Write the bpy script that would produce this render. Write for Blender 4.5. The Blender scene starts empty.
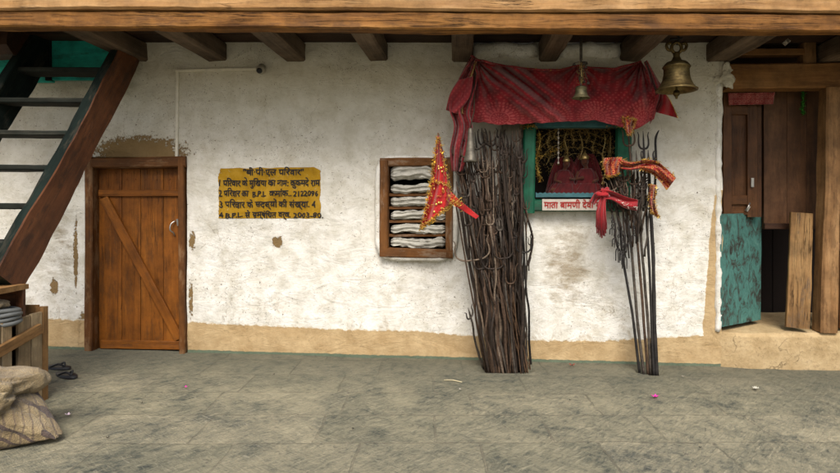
import bpy, bmesh, math, random
from mathutils import Vector, Matrix, noise as MN
random.seed(11)
R = math.radians
sc = bpy.context.scene
COL = sc.collection
# ------------------------------------------------------------------ camera constants
F, D, H, CX, CY = 560.0, 560.0/105.0, 1.38, 465.0, 208.0
def P(px, py, Y=0.0):
    d = D + Y
    return Vector(((px-CX)/F*d, Y, H-(py-CY)/F*d))
def floor_z(x, y=0): return -0.068-0.0266*max(-6, min(6, x))
def fbm(x, y, z=0.0, o=4):
    s = 0; a = 1; t = 0
    for i in range(o):
        s += a*MN.noise((x, y, z)); t += a; a *= .5; x *= 2.03; y *= 2.03; z *= 2.03
    return s/t
def wall_y(x, z):
    return -(0.024*fbm(x*1.1, z*1.1, 3.3, 2)+0.010*fbm(x*4.0, z*5.5, 9.1, 3)+.002*MN.noise((x*17, z*22, 1)))
def lerp(a, b, t): return a+(b-a)*t
def interp(pts, x):
    if x <= pts[0][0]: return pts[0][1]
    for (a, b), (c, d) in zip(pts, pts[1:]):
        if x <= c: return lerp(b, d, (x-a)/(c-a))
    return pts[-1][1]
def catmull(pts, n):
    pts = [Vector(p) for p in pts]; out = []
    m = len(pts)-1
    for i in range(n):
        t = i/(n-1)*m; k = min(int(t), m-1); f = t-k
        p0 = pts[max(k-1, 0)]; p1 = pts[k]; p2 = pts[k+1]; p3 = pts[min(k+2, m)]
        out.append(.5*((2*p1)+(p2-p0)*f+(2*p0-5*p1+4*p2-p3)*f*f+(3*p1-p0-3*p2+p3)*f**3))
    return out

# ------------------------------------------------------------------ mesh collector
class MB:
    def __init__(s): s.v = []; s.f = []; s.g = []; s.sm = []; s.mi = []
    def add(s, vs, fs, gs=None, smooth=False, mi=0):
        o = len(s.v); s.v += [Vector(v) for v in vs]
        s.g += [Vector(g) for g in (gs or vs)]
        s.f += [tuple(i+o for i in f) for f in fs]; s.sm += [smooth]*len(fs); s.mi += [mi]*len(fs)
    def hewn(s, p0, p1, w, h, up=(0, 0, 1), wob=.006, seg=.06, ch=.12, taper=1.0, bow=0.0, mi=0):
        """timber from p0 to p1, w across, h along 'up', with chamfered, uneven section"""
        p0 = Vector(p0); p1 = Vector(p1); ax = (p1-p0); L = ax.length; ax.normalize()
        up = Vector(up); up = (up-ax*up.dot(ax)).normalized(); sd = ax.cross(up)
        c = min(w, h)*ch
        sec = []
        a, b = w/2, h/2
        def edge(x0, y0, x1, y1):
            n = max(1, min(4, int(math.hypot(x1-x0, y1-y0)/.05)))
            for i in range(n): sec.append((lerp(x0, x1, i/n), lerp(y0, y1, i/n)))
        edge(-a+c, -b, a-c, -b); edge(a-c, -b, a, -b+c); edge(a, -b+c, a, b-c); edge(a, b-c, a-c, b)
        edge(a-c, b, -a+c, b); edge(-a+c, b, -a, b-c); edge(-a, b-c, -a, -b+c); edge(-a, -b+c, -a+c, -b)
        n = max(2, int(L/seg)+1); k = len(sec); vs = []; gs = []
        so = random.uniform(0, 90); 
        for i in range(n):
            t = i/(n-1); sc_ = lerp(1, taper, t); bo = bow*math.sin(math.pi*t)
            for (x, y) in sec:
                q = p0+ax*(L*t)+sd*(x*sc_)+up*(y*sc_+bo)
                nn = Vector((MN.noise((so+x*6, y*6, L*t*1.3)), MN.noise((so+x*6, y*6+40, L*t*1.3)), 0))
                n2 = MN.noise((so+x*20, y*20+7, L*t*7))*.35
                q = q+sd*((nn.x+n2)*wob)+up*((nn.y+n2)*wob)
                vs.append(q); gs.append((L*t+so, x+so*.37, y+so*.21))
        fs = []
        for i in range(n-1):
            for j in range(k):
                fs.append((i*k+j, (i+1)*k+j, (i+1)*k+(j+1) % k, i*k+(j+1) % k))
        s.add(vs, fs, gs, False, mi)
        for base in (0, (n-1)*k):
            idx = list(range(base, base+k)); 
            if base != 0: idx.reverse()
            s.add([vs[i] for i in idx], [tuple(range(k))], [(gs[i][1]*2, gs[i][1], gs[i][2]) for i in idx], False, mi)
    def tube(s, pts, rad, n=7, mi=0, caps=True):
        pts = [Vector(p) for p in pts]; m = len(pts)
        if not hasattr(rad, '__len__'): rad = [rad]*m
        ref = Vector((.3, 1, .2)); vs = []; gs = []; al = 0; so = random.uniform(0, 50)
        for i in range(m):
            t = (pts[min(i+1, m-1)]-pts[max(i-1, 0)]).normalized()
            u = ref-t*ref.dot(t)
            if u.length < 1e-4: u = Vector((1, 0, 0))-t*t.x
            u.normalize(); w = t.cross(u); ref = u
            if i: al += (pts[i]-pts[i-1]).length
            for j in range(n):
                a = 2*math.pi*j/n
                vs.append(pts[i]+(u*math.cos(a)+w*math.sin(a))*rad[i]); gs.append((al+so, math.cos(a)*rad[i]+so, math.sin(a)*rad[i]))
        fs = [(i*n+j, i*n+(j+1) % n, (i+1)*n+(j+1) % n, (i+1)*n+j) for i in range(m-1) for j in range(n)]
        if caps: fs += [tuple(reversed(range(n))), tuple(range((m-1)*n, m*n))]
        s.add(vs, fs, gs, True, mi)
    def lathe(s, prof, c, n=32, mi=0, sx=1, sy=1, wob=0):
        c = Vector(c); vs = []; m = len(prof)
        for (r, z) in prof:
            for j in range(n):
                a = 2*math.pi*j/n; rr = r*(1+wob*MN.noise((math.cos(a)*2, math.sin(a)*2, z*6+c.x)))
                vs.append(c+Vector((math.cos(a)*rr*sx, math.sin(a)*rr*sy, z)))
        fs = [(i*n+j, i*n+(j+1) % n, (i+1)*n+(j+1) % n, (i+1)*n+j) for i in range(m-1) for j in range(n)]
        s.add(vs, fs, None, True, mi)
    def grid(s, fn, nu, nv, gfn=None, mi=0, smooth=True):
        vs = []; gs = []
        for j in range(nv+1):
            for i in range(nu+1):
                u, v = i/nu, j/nv; q = fn(u, v); vs.append(q); gs.append(gfn(u, v) if gfn else q)
        w = nu+1
        s.add(vs, [(j*w+i, j*w+i+1, (j+1)*w+i+1, (j+1)*w+i) for j in range(nv) for i in range(nu)], gs, smooth, mi)
    def blob(s, c, r, n=24, m=16, disp=0, fr=4, mi=0, sq=1.0, fn=None):
        c = Vector(c); vs = []
        def sp(x, e): return math.copysign(abs(x)**e, x)
        for i in range(m+1):
            th = math.pi*i/m-math.pi/2
            for j in range(n):
                a = 2*math.pi*j/n
                q = Vector((sp(math.cos(th), sq)*sp(math.cos(a), sq)*r[0], sp(math.cos(th), sq)*sp(math.sin(a), sq)*r[1], sp(math.sin(th), sq)*r[2]))
                if disp:
                    w = c+q; q = q*(1+disp*fbm(w.x*fr, w.y*fr, w.z*fr, 4)/max(.2, q.length)*.3)
                if fn: q = fn(q)
                vs.append(c+q)
        fs = [(i*n+j, i*n+(j+1) % n, (i+1)*n+(j+1) % n, (i+1)*n+j) for i in range(m) for j in range(n)]
        s.add(vs, fs, None, True, mi)
    def flake(s, p, sz, mi=0):
        a = Vector((random.gauss(0, 1), random.gauss(0, 1), random.gauss(0, 1))).normalized()
        b = a.orthogonal().normalized()*sz*random.uniform(.2, .45); a = a*sz*random.uniform(.6, 1.3)
        s.add([p-a*.5-b*.5, p+a*.5-b*.2, p+a*.5+b*.2, p-a*.5+b*.5], [(0, 1, 2, 3)], None, False, mi)
    def fringe(s, path, n, sz, spread):
        for i in range(n):
            t = random.random()*(len(path)-1); k = int(t); q = Vector(path[k]).lerp(Vector(path[min(k+1, len(path)-1)]), t-k)
            s.flake(q+Vector((random.gauss(0, 1), random.gauss(0, .6), random.gauss(0, 1)))*spread, sz*random.uniform(.6, 1.4))

ROOT = {}
def tag(o, label, cat, group=None, kind=None):
    if label: o['label'] = label
    if cat: o['category'] = cat
    if group: o['group'] = group
    if kind: o['kind'] = kind
    return o
def thing(name, loc, label, cat, group=None):
    o = bpy.data.objects.new(name, None); o.empty_display_size = .1; COL.objects.link(o); o.location = loc
    ROOT[o.name] = Vector(loc); return tag(o, label, cat, group)
def build(name, mb, mats, parent=None, mods=()):
    mats = mats if isinstance(mats, (list, tuple)) else [mats]
    me = bpy.data.meshes.new(name); o = bpy.data.objects.new(name, me); COL.objects.link(o)
    if parent is not None: L = ROOT[parent.name]; o.parent = parent
    else:
        n = len(mb.v); L = Vector((sum(v.x for v in mb.v)/n, sum(v.y for v in mb.v)/n, min(v.z for v in mb.v))); o.location = L
    ROOT[o.name] = L
    me.from_pydata([v-L for v in mb.v], [], mb.f)
    at = me.attributes.new('gr', 'FLOAT_VECTOR', 'POINT')
    at.data.foreach_set('vector', [c for g in mb.g for c in g])
    me.polygons.foreach_set('use_smooth', mb.sm); me.polygons.foreach_set('material_index', mb.mi)
    for m in mats: me.materials.append(m)
    me.update()
    for m in mods: m(o)
    return o
def solid(t): 
    def f(o): m = o.modifiers.new('thickness', 'SOLIDIFY'); m.thickness = t; m.offset = 0
    return f
def subsurf(l=1):
    def f(o): m = o.modifiers.new('smooth', 'SUBSURF'); m.levels = l; m.render_levels = l
    return f

# ------------------------------------------------------------------ materials
class G:
    def __init__(s, name):
        s.m = bpy.data.materials.new(name); s.m.use_nodes = True; s.t = s.m.node_tree; s.t.nodes.clear()
        s.out = s.t.nodes.new('ShaderNodeOutputMaterial')
    def node(s, typ, **kw):
        n = s.t.nodes.new(typ)
        for k, v in kw.items(): setattr(n, k, v)
        return n
    def put(s, sock, v):
        if v is None: return
        if isinstance(v, bpy.types.NodeSocket): s.t.links.new(v, sock)
        else:
            if isinstance(v, (tuple, list)) and len(v) == 3 and sock.type == 'RGBA': v = (*v, 1)
            sock.default_value = v
    def attr(s, n='gr'): return s.node('ShaderNodeAttribute', attribute_name=n).outputs['Vector']
    def mapv(s, v, sc=(1, 1, 1), rot=(0, 0, 0), loc=(0, 0, 0)):
        n = s.node('ShaderNodeMapping'); s.put(n.inputs['Vector'], v); n.inputs['Scale'].default_value = sc
        n.inputs['Rotation'].default_value = rot; n.inputs['Location'].default_value = loc; return n.outputs[0]
    def noise(s, v, scale, detail=4, rough=.55, dist=0, col=False):
        n = s.node('ShaderNodeTexNoise'); s.put(n.inputs['Vector'], v); n.inputs['Scale'].default_value = scale
        n.inputs['Detail'].default_value = detail; n.inputs['Roughness'].default_value = rough; n.inputs['Distortion'].default_value = dist
        return n.outputs['Color' if col else 'Fac']
    def voro(s, v, scale, feat='F1', out='Distance', rand=1):
        n = s.node('ShaderNodeTexVoronoi', feature=feat); s.put(n.inputs['Vector'], v); n.inputs['Scale'].default_value = scale
        n.inputs['Randomness'].default_value = rand
        return n.outputs[out]
    def ramp(s, f, stops, interp='LINEAR'):
        n = s.node('ShaderNodeValToRGB'); s.put(n.inputs[0], f); cr = n.color_ramp; cr.interpolation = interp
        while len(cr.elements) < len(stops): cr.elements.new(.5)
        for e, (p, c) in zip(cr.elements, stops):
            e.position = p; e.color = (c, c, c, 1) if not isinstance(c, (tuple, list)) else (*c[:3], 1)
        return n.outputs[0]
    def mix(s, f, a, b, mode='MIX'):
        n = s.node('ShaderNodeMixRGB', blend_type=mode); s.put(n.inputs[0], f); s.put(n.inputs[1], a); s.put(n.inputs[2], b); return n.outputs[0]
    def math(s, op, a, b=None, c=None, clamp=False):
        n = s.node('ShaderNodeMath', operation=op, use_clamp=clamp); s.put(n.inputs[0], a)
        if b is not None: s.put(n.inputs[1], b)
        if c is not None: s.put(n.inputs[2], c)
        return n.outputs[0]
    def sep(s, v):
        n = s.node('ShaderNodeSeparateXYZ'); s.put(n.inputs[0], v); return n.outputs
    def comb(s, x, y, z=0.0):
        n = s.node('ShaderNodeCombineXYZ'); s.put(n.inputs[0], x); s.put(n.inputs[1], y); s.put(n.inputs[2], z); return n.outputs[0]
    def bump(s, h, strength=.4, dist=.01, nrm=None):
        n = s.node('ShaderNodeBump'); s.put(n.inputs['Height'], h); n.inputs['Strength'].default_value = strength
        n.inputs['Distance'].default_value = dist; s.put(n.inputs['Normal'], nrm); return n.outputs[0]
    def fin(s, base, rough=.8, nrm=None, metal=0.0, spec=.3, sheen=0.0, trans=0):
        b = s.node('ShaderNodeBsdfPrincipled'); s.put(b.inputs['Base Color'], base); s.put(b.inputs['Roughness'], rough)
        s.put(b.inputs['Normal'], nrm); s.put(b.inputs['Metallic'], metal); b.inputs['Specular IOR Level'].default_value = spec
        b.inputs['Sheen Weight'].default_value = sheen
        s.t.links.new(b.outputs[0], s.out.inputs[0]); return s.m

def wood(name, dark, mid, light, grain=34, rough=.72, crack=.5, bump=.5, wear=None, wear_amt=.5, spec=.25, cw=.015):
    g = G(name); v = g.attr()
    v2 = g.mapv(v, (1.6, grain, grain))
    fine = g.noise(v2, 1, 6, .62, .6)
    tone = g.noise(g.mapv(v, (.9, 4, 4)), 1, 3, .5, .4)
    big = g.noise(v, 2.2, 5, .65)
    f = g.math('MULTIPLY_ADD', tone, .5, g.math('MULTIPLY', fine, .5))
    c = g.ramp(f, [(.30, dark), (.5, mid), (.72, light)])
    cr = g.noise(g.mapv(v, (.9, grain*1.3, grain*1.3), loc=(3, 1, 7)), 1, 4, .6, 1.1)
    crm = g.ramp(cr, [(.5-cw, 0), (.5, 1), (.5+cw, 0)])
    cgate = g.ramp(big, [(.42, 0), (.62, 1)])
    crk = g.math('MULTIPLY', crm, cgate)
    c = g.mix(g.math('MULTIPLY', crk, crack), c, tuple(x*.22 for x in dark))
    grime = g.ramp(g.noise(v, 5, 6, .7), [(.35, .45), (.6, 1)])
    c = g.mix(.75, c, grime, 'MULTIPLY')
    if wear:
        w = g.ramp(g.noise(g.mapv(v, (2, 7, 7), loc=(9, 2, 4)), 1.5, 8, .75), [(.52, 0), (.6, wear_amt)])
        c = g.mix(w, c, wear)
    hgt = g.math('SUBTRACT', fine, g.math('MULTIPLY', crk, .8))
    return g.fin(c, rough, g.bump(hgt, bump, .006), 0, spec)

M = {}
M['beam'] = wood('beam_wood', (.09, .034, .007), (.255, .108, .023), (.43, .21, .058), 22, crack=1, bump=1, cw=.035, wear=(.09, .04, .015), wear_amt=.6)
M['deck'] = wood('deck_edge_wood', (.24, .11, .034), (.43, .235, .09), (.60, .385, .195), 18, crack=.9, bump=.8, cw=.03, wear=(.36, .2, .09), wear_amt=.6)
M['joist'] = wood('joist_wood', (.05, .034, .022), (.13, .088, .056), (.24, .17, .115), 30, crack=.8, bump=.8)
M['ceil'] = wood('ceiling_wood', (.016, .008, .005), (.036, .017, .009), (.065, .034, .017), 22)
M['door'] = wood('orange_door_paint', (.135, .042, .006), (.235, .076, .009), (.31, .11, .015), 26, rough=.55, crack=.9, bump=.6, wear=(.085, .034, .010), wear_amt=.55, cw=.022)
M['frame'] = wood('door_frame_paint', (.075, .028, .008), (.14, .052, .012), (.20, .08, .02), 30, rough=.6, crack=.6, wear=(.34, .22, .12), wear_amt=.35)
M['window'] = wood('window_paint', (.09, .032, .008), (.15, .058, .013), (.21, .085, .02), 30, rough=.6, crack=.5, wear=(.4, .34, .26), wear_amt=.3)
M['stair'] = wood('stair_red_wood', (.06, .021, .009), (.135, .047, .017), (.21, .08, .03), 20, rough=.6, crack=.9, wear=(.03, .015, .01), wear_amt=.6)
M['green_dark'] = wood('dark_green_paint', (.004, .007, .006), (.008, .015, .012), (.018, .028, .022), 26, rough=.85, spec=.12, wear=(.06, .05, .035), wear_amt=.4)
M['tread'] = wood('tread_wood', (.010, .012, .010), (.026, .028, .022), (.075, .068, .052), 30, rough=.85, wear=(.012, .02, .017), wear_amt=.6, spec=.12)
M['teal'] = wood('teal_paint', (.02, .30, .26), (.025, .48, .40), (.06, .56, .47), 16, rough=.6, crack=.5, bump=.25, wear=(.02, .05, .04), wear_amt=.5)
M['brown_dark'] = wood('dark_brown_wood', (.022, .011, .007), (.055, .024, .013), (.10, .045, .022), 24, rough=.6)
M['leaf_l'] = wood('varnished_door', (.052, .02, .008), (.105, .042, .014), (.16, .068, .024), 26, rough=.5, crack=.7, wear=(.05, .022, .01), wear_amt=.6)
M['leaf_r'] = wood('dull_door_wood', (.05, .022, .010), (.115, .052, .023), (.175, .085, .04), 14, rough=.55, crack=.7, bump=.4, wear=(.06, .028, .012), wear_amt=.5)
M['lintel'] = wood('lintel_wood', (.11, .048, .014), (.21, .095, .028), (.30, .15, .055), 24, rough=.65)
M['jamb'] = wood('jamb_wood', (.13, .062, .022), (.27, .14, .055), (.42, .25, .115), 24, rough=.65, wear=(.10, .05, .02), wear_amt=.6)
M['plank'] = wood('weathered_plank', (.10, .05, .02), (.25, .135, .05), (.42, .265, .115), 24, crack=1, bump=.9, wear=(.12, .08, .05), wear_amt=.8)
M['crate'] = wood('crate_wood', (.17, .11, .055), (.36, .255, .14), (.5, .385, .235), 24, crack=.6, wear=(.16, .12, .07), wear_amt=.5)
M['crate_post'] = wood('crate_post_wood', (.12, .06, .02), (.27, .14, .05), (.40, .23, .09), 24)
M['grey_post'] = wood('grey_post_wood', (.06, .05, .04), (.15, .13, .105), (.24, .21, .17), 34)
M['green'] = wood('green_shrine_paint', (.008, .065, .035), (.013, .125, .068), (.03, .18, .105), 20, rough=.5, crack=.5, bump=.3, wear=(.03, .05, .035), wear_amt=.6)
M['blue'] = wood('blue_shrine_paint', (.03, .10, .115), (.05, .16, .185), (.09, .22, .25), 18, rough=.55, wear=(.04, .09, .09), wear_amt=.5)

def peel():
    g = G('peeling_teal_board'); v = g.attr()
    n = g.noise(g.mapv(v, (7, 16, 16)), 1, 8, .72, 1.4); n2 = g.noise(v, 3, 4)
    c = g.ramp(g.math('MULTIPLY_ADD', n2, .3, g.math('MULTIPLY', n, .75)), [(.38, (.012, .012, .01)), (.46, (.05, .06, .05)), (.52, (.055, .155, .135)), (.66, (.09, .22, .19)), (.78, (.18, .26, .22))])
    return g.fin(c, .75, g.bump(n, .9, .012), 0, .25)
M['peel'] = peel()

def plaster(name, paints=True):
    g = G(name); v = g.attr('gr')
    fld = g.sep(g.attr('field')) if paints else None
    n1 = g.noise(v, 1.3, 5, .6); n2 = g.noise(v, 6, 8, .68); n3 = g.noise(v, 38, 6, .7)
    white = g.mix(g.ramp(n2, [(.34, 0), (.58, 1)]), (.58, .55, .47), (.79, .77, .72))
    zz = g.sep(v)[2]
    # limewash blends to a darker beige towards the eaves
    eaves_tone = g.ramp(g.math('ADD', g.math('MULTIPLY_ADD', zz, .42, -.42), g.math('MULTIPLY', g.math('SUBTRACT', n1, .5), .5)), [(.02, 0), (.62, 1)])
    white = g.mix(g.math('MULTIPLY', eaves_tone, .66), white, g.mix(n2, (.42, .38, .285), (.63, .59, .49)))
    # rubbed grey-brown dirt
    dirt = g.ramp(g.noise(v, 2.6, 9, .74, .5), [(.55, 0), (.70, .36)])
    white = g.mix(dirt, white, (.44, .375, .26))
    low = g.ramp(g.math('ADD', zz, g.math('MULTIPLY', n1, .5)), [(.35, 1), (1.35, 0)])
    smud = g.ramp(g.noise(g.mapv(v, (1, 1, .55), loc=(5, 2, 8)), 7, 10, .78, .6), [(.54, 0), (.64, .75)])
    white = g.mix(g.math('MULTIPLY', smud, g.math('MULTIPLY_ADD', low, .55, .25)), white, (.36, .28, .17))
    wc = g.mix(.35, v, g.noise(v, 3.5, 5, .65, 0, True), 'ADD')
    crk = g.math('MULTIPLY', g.ramp(g.voro(wc, 1.5, 'DISTANCE_TO_EDGE'), [(0, 1), (.007, 0)]), g.ramp(g.noise(v, 1.1, 3), [(.5, 0), (.6, .55)]))
    white = g.mix(crk, white, (.25, .2, .13))
    ochre = g.mix(g.ramp(n2, [(.3, 0), (.7, 1)]), (.36, .245, .12), (.54, .40, .225))
    ochre = g.mix(g.ramp(n3, [(.58, 0), (.72, .35)]), ochre, (.2, .135, .07))
    bare = g.mix(n2, (.15, .092, .036), (.30, .205, .10))
    c = white
    # little pocks
    def pock(sc_, th, gate_lo, seed):
        w = g.mix(.25, v, g.noise(v, 22, 2, .5, 0, True), 'ADD')
        d = g.voro(g.mapv(w, (1, 1, 1), loc=(seed, seed*.7, seed*1.3)), sc_)
        gate = g.ramp(g.noise(g.mapv(v, (1, 1, 1), loc=(seed*2, 3, 1)), 1.6, 3, .6), [(gate_lo, 0), (gate_lo+.06, 1)])
        return g.math('MULTIPLY', g.ramp(d, [(th*.7, 1), (th, 0)]), gate)
    pk = g.math('MAXIMUM', pock(24, .17, .47, 3), g.math('MAXIMUM', pock(9, .085, .44, 8), g.math('MAXIMUM', pock(46, .2, .56, 5), pock(14, .10, .42, 12))))
    hp = pk
    c = g.mix(g.math('MULTIPLY', pk, .9), c, (.13, .09, .05))
    if paints:
        sep3 = fld
        nf = g.noise(v, 17, 7, .7); nl = g.noise(g.mapv(v, (1, 1, 2.2)), 5, 8, .75)
        st = g.ramp(g.math('ADD', sep3[2], g.math('MULTIPLY', g.math('SUBTRACT', nl, .5), 1.5)), [(.45, 0), (.75, .8)])
        st = g.math('MULTIPLY', st, g.ramp(sep3[2], [(.05, 0), (.25, 1)]))
        c = g.mix(st, c, g.mix(nf, (.17, .12, .065), (.42, .345, .23)))
        bf = g.ramp(g.math('ADD', sep3[1], g.math('MULTIPLY', g.math('SUBTRACT', g.noise(v, 24, 8, .75), .5), 1.3)), [(.47, 0), (.53, 1)])
        c = g.mix(bf, c, bare)
        of = g.ramp(g.math('ADD', sep3[0], g.math('MULTIPLY', g.math('SUBTRACT', nf, .5), .36)), [(.485, 0), (.515, 1)])
        of2 = g.ramp(g.math('ADD', sep3[0], g.math('MULTIPLY', g.math('SUBTRACT', nf, .5), .22)), [(.455, 0), (.485, 1), (.515, 1), (.53, 0)])
        c = g.mix(of, c, ochre)
        c = g.mix(g.math('MULTIPLY', of2, .5), c, (.72, .69, .6))
        grn = g.attr('base')
        gz = g.ramp(g.math('ADD', g.sep(grn)[0], g.math('MULTIPLY', g.math('SUBTRACT', nf, .5), .5)), [(.5, 0), (.6, .85)])
        c = g.mix(gz, c, g.mix(nf, (.03, .075, .055), (.10, .17, .13)))
        hp = g.math('ADD', pk, g.math('MULTIPLY', bf, .6))
    # trowel sweeps
    sw = g.noise(g.mapv(v, (1.4, 1, 2.6)), 2.0, 7, .62, 1.1)
    h = g.math('ADD', g.math('MULTIPLY', sw, 1.3), g.math('ADD', g.math('MULTIPLY', n3, .10), g.math('MULTIPLY', hp, -.45)))
    fine = g.noise(g.mapv(v, (1, 1, 1.5)), 17, 6, .66, .8)
    h = g.math('ADD', h, g.math('MULTIPLY', fine, .34))
    return g.fin(c, .92, g.bump(h, .75, .02), 0, .15)
M['wall'] = plaster('limewashed_plaster')
M['daub'] = plaster('whitewash_daub', False)

def sillmat():
    g = G('ochre_mud_plaster'); v = g.attr()
    n = g.noise(v, 5, 8, .7); n3 = g.noise(v, 30, 6, .7)
    c = g.ramp(n, [(.3, (.31, .215, .105)), (.5, (.45, .33, .18)), (.7, (.54, .41, .24))])
    w = g.mix(.3, v, g.noise(v, 4, 3, .6, 0, True), 'ADD')
    cr = g.ramp(g.voro(w, 2.2, 'DISTANCE_TO_EDGE'), [(0, 1), (.012, 0)])
    c = g.mix(g.math('MULTIPLY', cr, g.ramp(n, [(.45, 0), (.6, .8)])), c, (.10, .07, .035))
    c = g.mix(g.ramp(n3, [(.55, 0), (.72, .6)]), c, (.17, .12, .065))
    return g.fin(c, .92, g.bump(g.math('ADD', n3, g.math('MULTIPLY', n, 2)), .6, .012), 0, .15)
M['sill'] = sillmat()

def floormat():
    g = G('mud_washed_slab_floor'); v = g.attr()
    wv = g.mix(.10, v, g.noise(v, 1.7, 4, .6, 0, True), 'ADD')
    n1 = g.noise(v, .9, 7, .68, .4); n2 = g.noise(v, 5, 9, .76, .6); n3 = g.noise(v, 42, 5, .7)
    rs = lambda ang, sx, sy: g.mapv(g.mapv(wv, (1, 1, 1), (0, 0, R(ang))), (sx, sy, 1))
    s1 = g.noise(rs(-48, 1.7, 8), 5.2, 7, .74, .4)
    s2 = g.noise(rs(-64, 1.5, 9), 4.6, 7, .74, .4)
    s3 = g.noise(rs(38, 1.4, 9), 5.0, 6, .72, .4)
    n4 = g.noise(v, 12, 10, .8, .5); n5 = g.noise(v, 2.3, 9, .74, .3)
    mixn = g.math('ADD', g.math('MULTIPLY', n5, .36), g.math('ADD', g.math('MULTIPLY', s1, .15), g.math('ADD', g.math('MULTIPLY', s2, .12), g.math('MULTIPLY', n4, .37))))
    c = g.ramp(mixn, [(.385, (.055, .06, .056)), (.435, (.135, .135, .105)), (.475, (.235, .22, .155)), (.53, (.345, .31, .21)), (.63, (.53, .465, .31))])
    l1 = g.ramp(s1, [(.59, 0), (.63, .5)]); c = g.mix(l1, c, (.50, .44, .31))
    l2 = g.ramp(s3, [(.60, 0), (.64, .45)]); c = g.mix(l2, c, (.50, .45, .33))
    d1 = g.ramp(s2, [(.35, .35), (.40, 0)]); c = g.mix(d1, c, (.05, .055, .055))
    d2 = g.ramp(s3, [(.34, .3), (.39, 0)]); c = g.mix(d2, c, (.05, .055, .052))
    sp = g.ramp(n4, [(.57, 0), (.63, .6)]); c = g.mix(sp, c, (.055, .058, .055))
    grit = g.ramp(g.noise(v, 85, 3, .7), [(.30, .55), (.42, 0), (.60, 0), (.70, .5)]); c = g.mix(g.math('MULTIPLY', grit, .6), c, g.mix(g.noise(v, 60, 1), (.03, .03, .028), (.62, .58, .48)))
    # slab joints
    br = g.node('ShaderNodeTexBrick'); g.put(br.inputs['Vector'], g.mapv(g.mix(.07, v, g.noise(v, 2.2, 6, .66, 0, True), 'ADD'), (1, 1, 1), (0, 0, R(-4)))); br.inputs['Scale'].default_value = 1.0
    br.inputs['Brick Width'].default_value = .74; br.inputs['Row Height'].default_value = .46; br.inputs['Mortar Size'].default_value = .008; br.offset = .37; br.squash = 1.25; br.squash_frequency = 3; br.inputs['Mortar Smooth'].default_value = .3
    br.inputs['Color1'].default_value = (1, 1, 1, 1); br.inputs['Color2'].default_value = (.55, .60, .60, 1); br.inputs['Mortar'].default_value = (.8, .8, .8, 1)
    c = g.mix(.45, c, br.outputs['Color'], 'MULTIPLY')
    jm = g.math('MULTIPLY', br.outputs['Fac'], g.ramp(n2, [(.42, .0), (.56, .7)]))
    c = g.mix(jm, c, g.mix(n1, (.05, .05, .042), (.30, .27, .19)))
    # floor turns darker and greener towards the wall foot
    yy = g.sep(v)[1]
    near = g.ramp(g.math('ADD', g.math('MULTIPLY_ADD', yy, .8, 1.0), g.math('MULTIPLY', g.math('SUBTRACT', n2, .5), .5)), [(.10, 0), (.80, .80)])
    c = g.mix(g.math('MULTIPLY', near, .85), c, g.mix(n4, (.05, .056, .044), (.16, .155, .115)))
    h = g.math('ADD', g.math('MULTIPLY', s1, 1.1), g.math('ADD', g.math('MULTIPLY', s3, .7), g.math('ADD', g.math('MULTIPLY', n2, .9), g.math('ADD', g.math('MULTIPLY', n3, .3), g.math('MULTIPLY', br.outputs['Fac'], -.5)))))
    return g.fin(c, .88, g.bump(h, .85, .022), 0, .2)
M['floor'] = floormat()

def iron(name, c0, c1):
    g = G(name); v = g.attr(); n = g.noise(v, 45, 5, .7); n2 = g.noise(v, 6, 3)
    c = g.mix(g.ramp(g.math('MULTIPLY_ADD', n, .6, g.math('MULTIPLY', n2, .4)), [(.38, 0), (.62, 1)]), c0, c1)
    return g.fin(c, .68, g.bump(n, .5, .003), .25, .35)
M['iron'] = [iron('rusty_iron_a', (.014, .011, .009), (.06, .040, .029)), iron('rusty_iron_b', (.026, .016, .011), (.115, .070, .044)),
             iron('rusty_iron_c', (.024, .02, .016), (.12, .098, .078)), iron('black_iron', (.012, .011, .011), (.04, .035, .032)), iron('pale_rust', (.07, .05, .036), (.26, .195, .14))]
M['twig'] = iron('dry_twig', (.05, .028, .016), (.15, .085, .045))
def brass(name, c0, c1, metal=.85):
    g = G(name); v = g.attr(); n = g.noise(v, 18, 6, .7); n2 = g.noise(g.mapv(v, (1, 1, 6)), 7, 4)
    f = g.ramp(g.math('MULTIPLY_ADD', n, .6, g.math('MULTIPLY', n2, .4)), [(.36, 0), (.62, 1)])
    return g.fin(g.mix(f, c0, c1), g.ramp(n, [(.3, .62), (.7, .4)]), g.bump(n, .25, .004), metal, .5)
M['brass'] = brass('old_brass', (.05, .034, .014), (.21, .15, .058))
M['brass_dull'] = brass('dull_bronze', (.06, .055, .03), (.22, .19, .10), .7)
M['bell_grey'] = brass('grey_bronze', (.08, .07, .055), (.21, .185, .145), .55)
def gold():
    g = G('gold_tinsel'); n = g.noise(g.attr(), 60, 2); return g.fin(g.mix(n, (.55, .32, .05), (.95, .72, .22)), .3, None, .8, .5)
M['gold'] = gold()
def golddim():
    g = G('dim_gold_tinsel'); n = g.noise(g.attr(), 60, 2); return g.fin(g.mix(n, (.32, .19, .04), (.8, .62, .28)), .35, None, .7, .5)
M['gold_dim'] = golddim()

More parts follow.
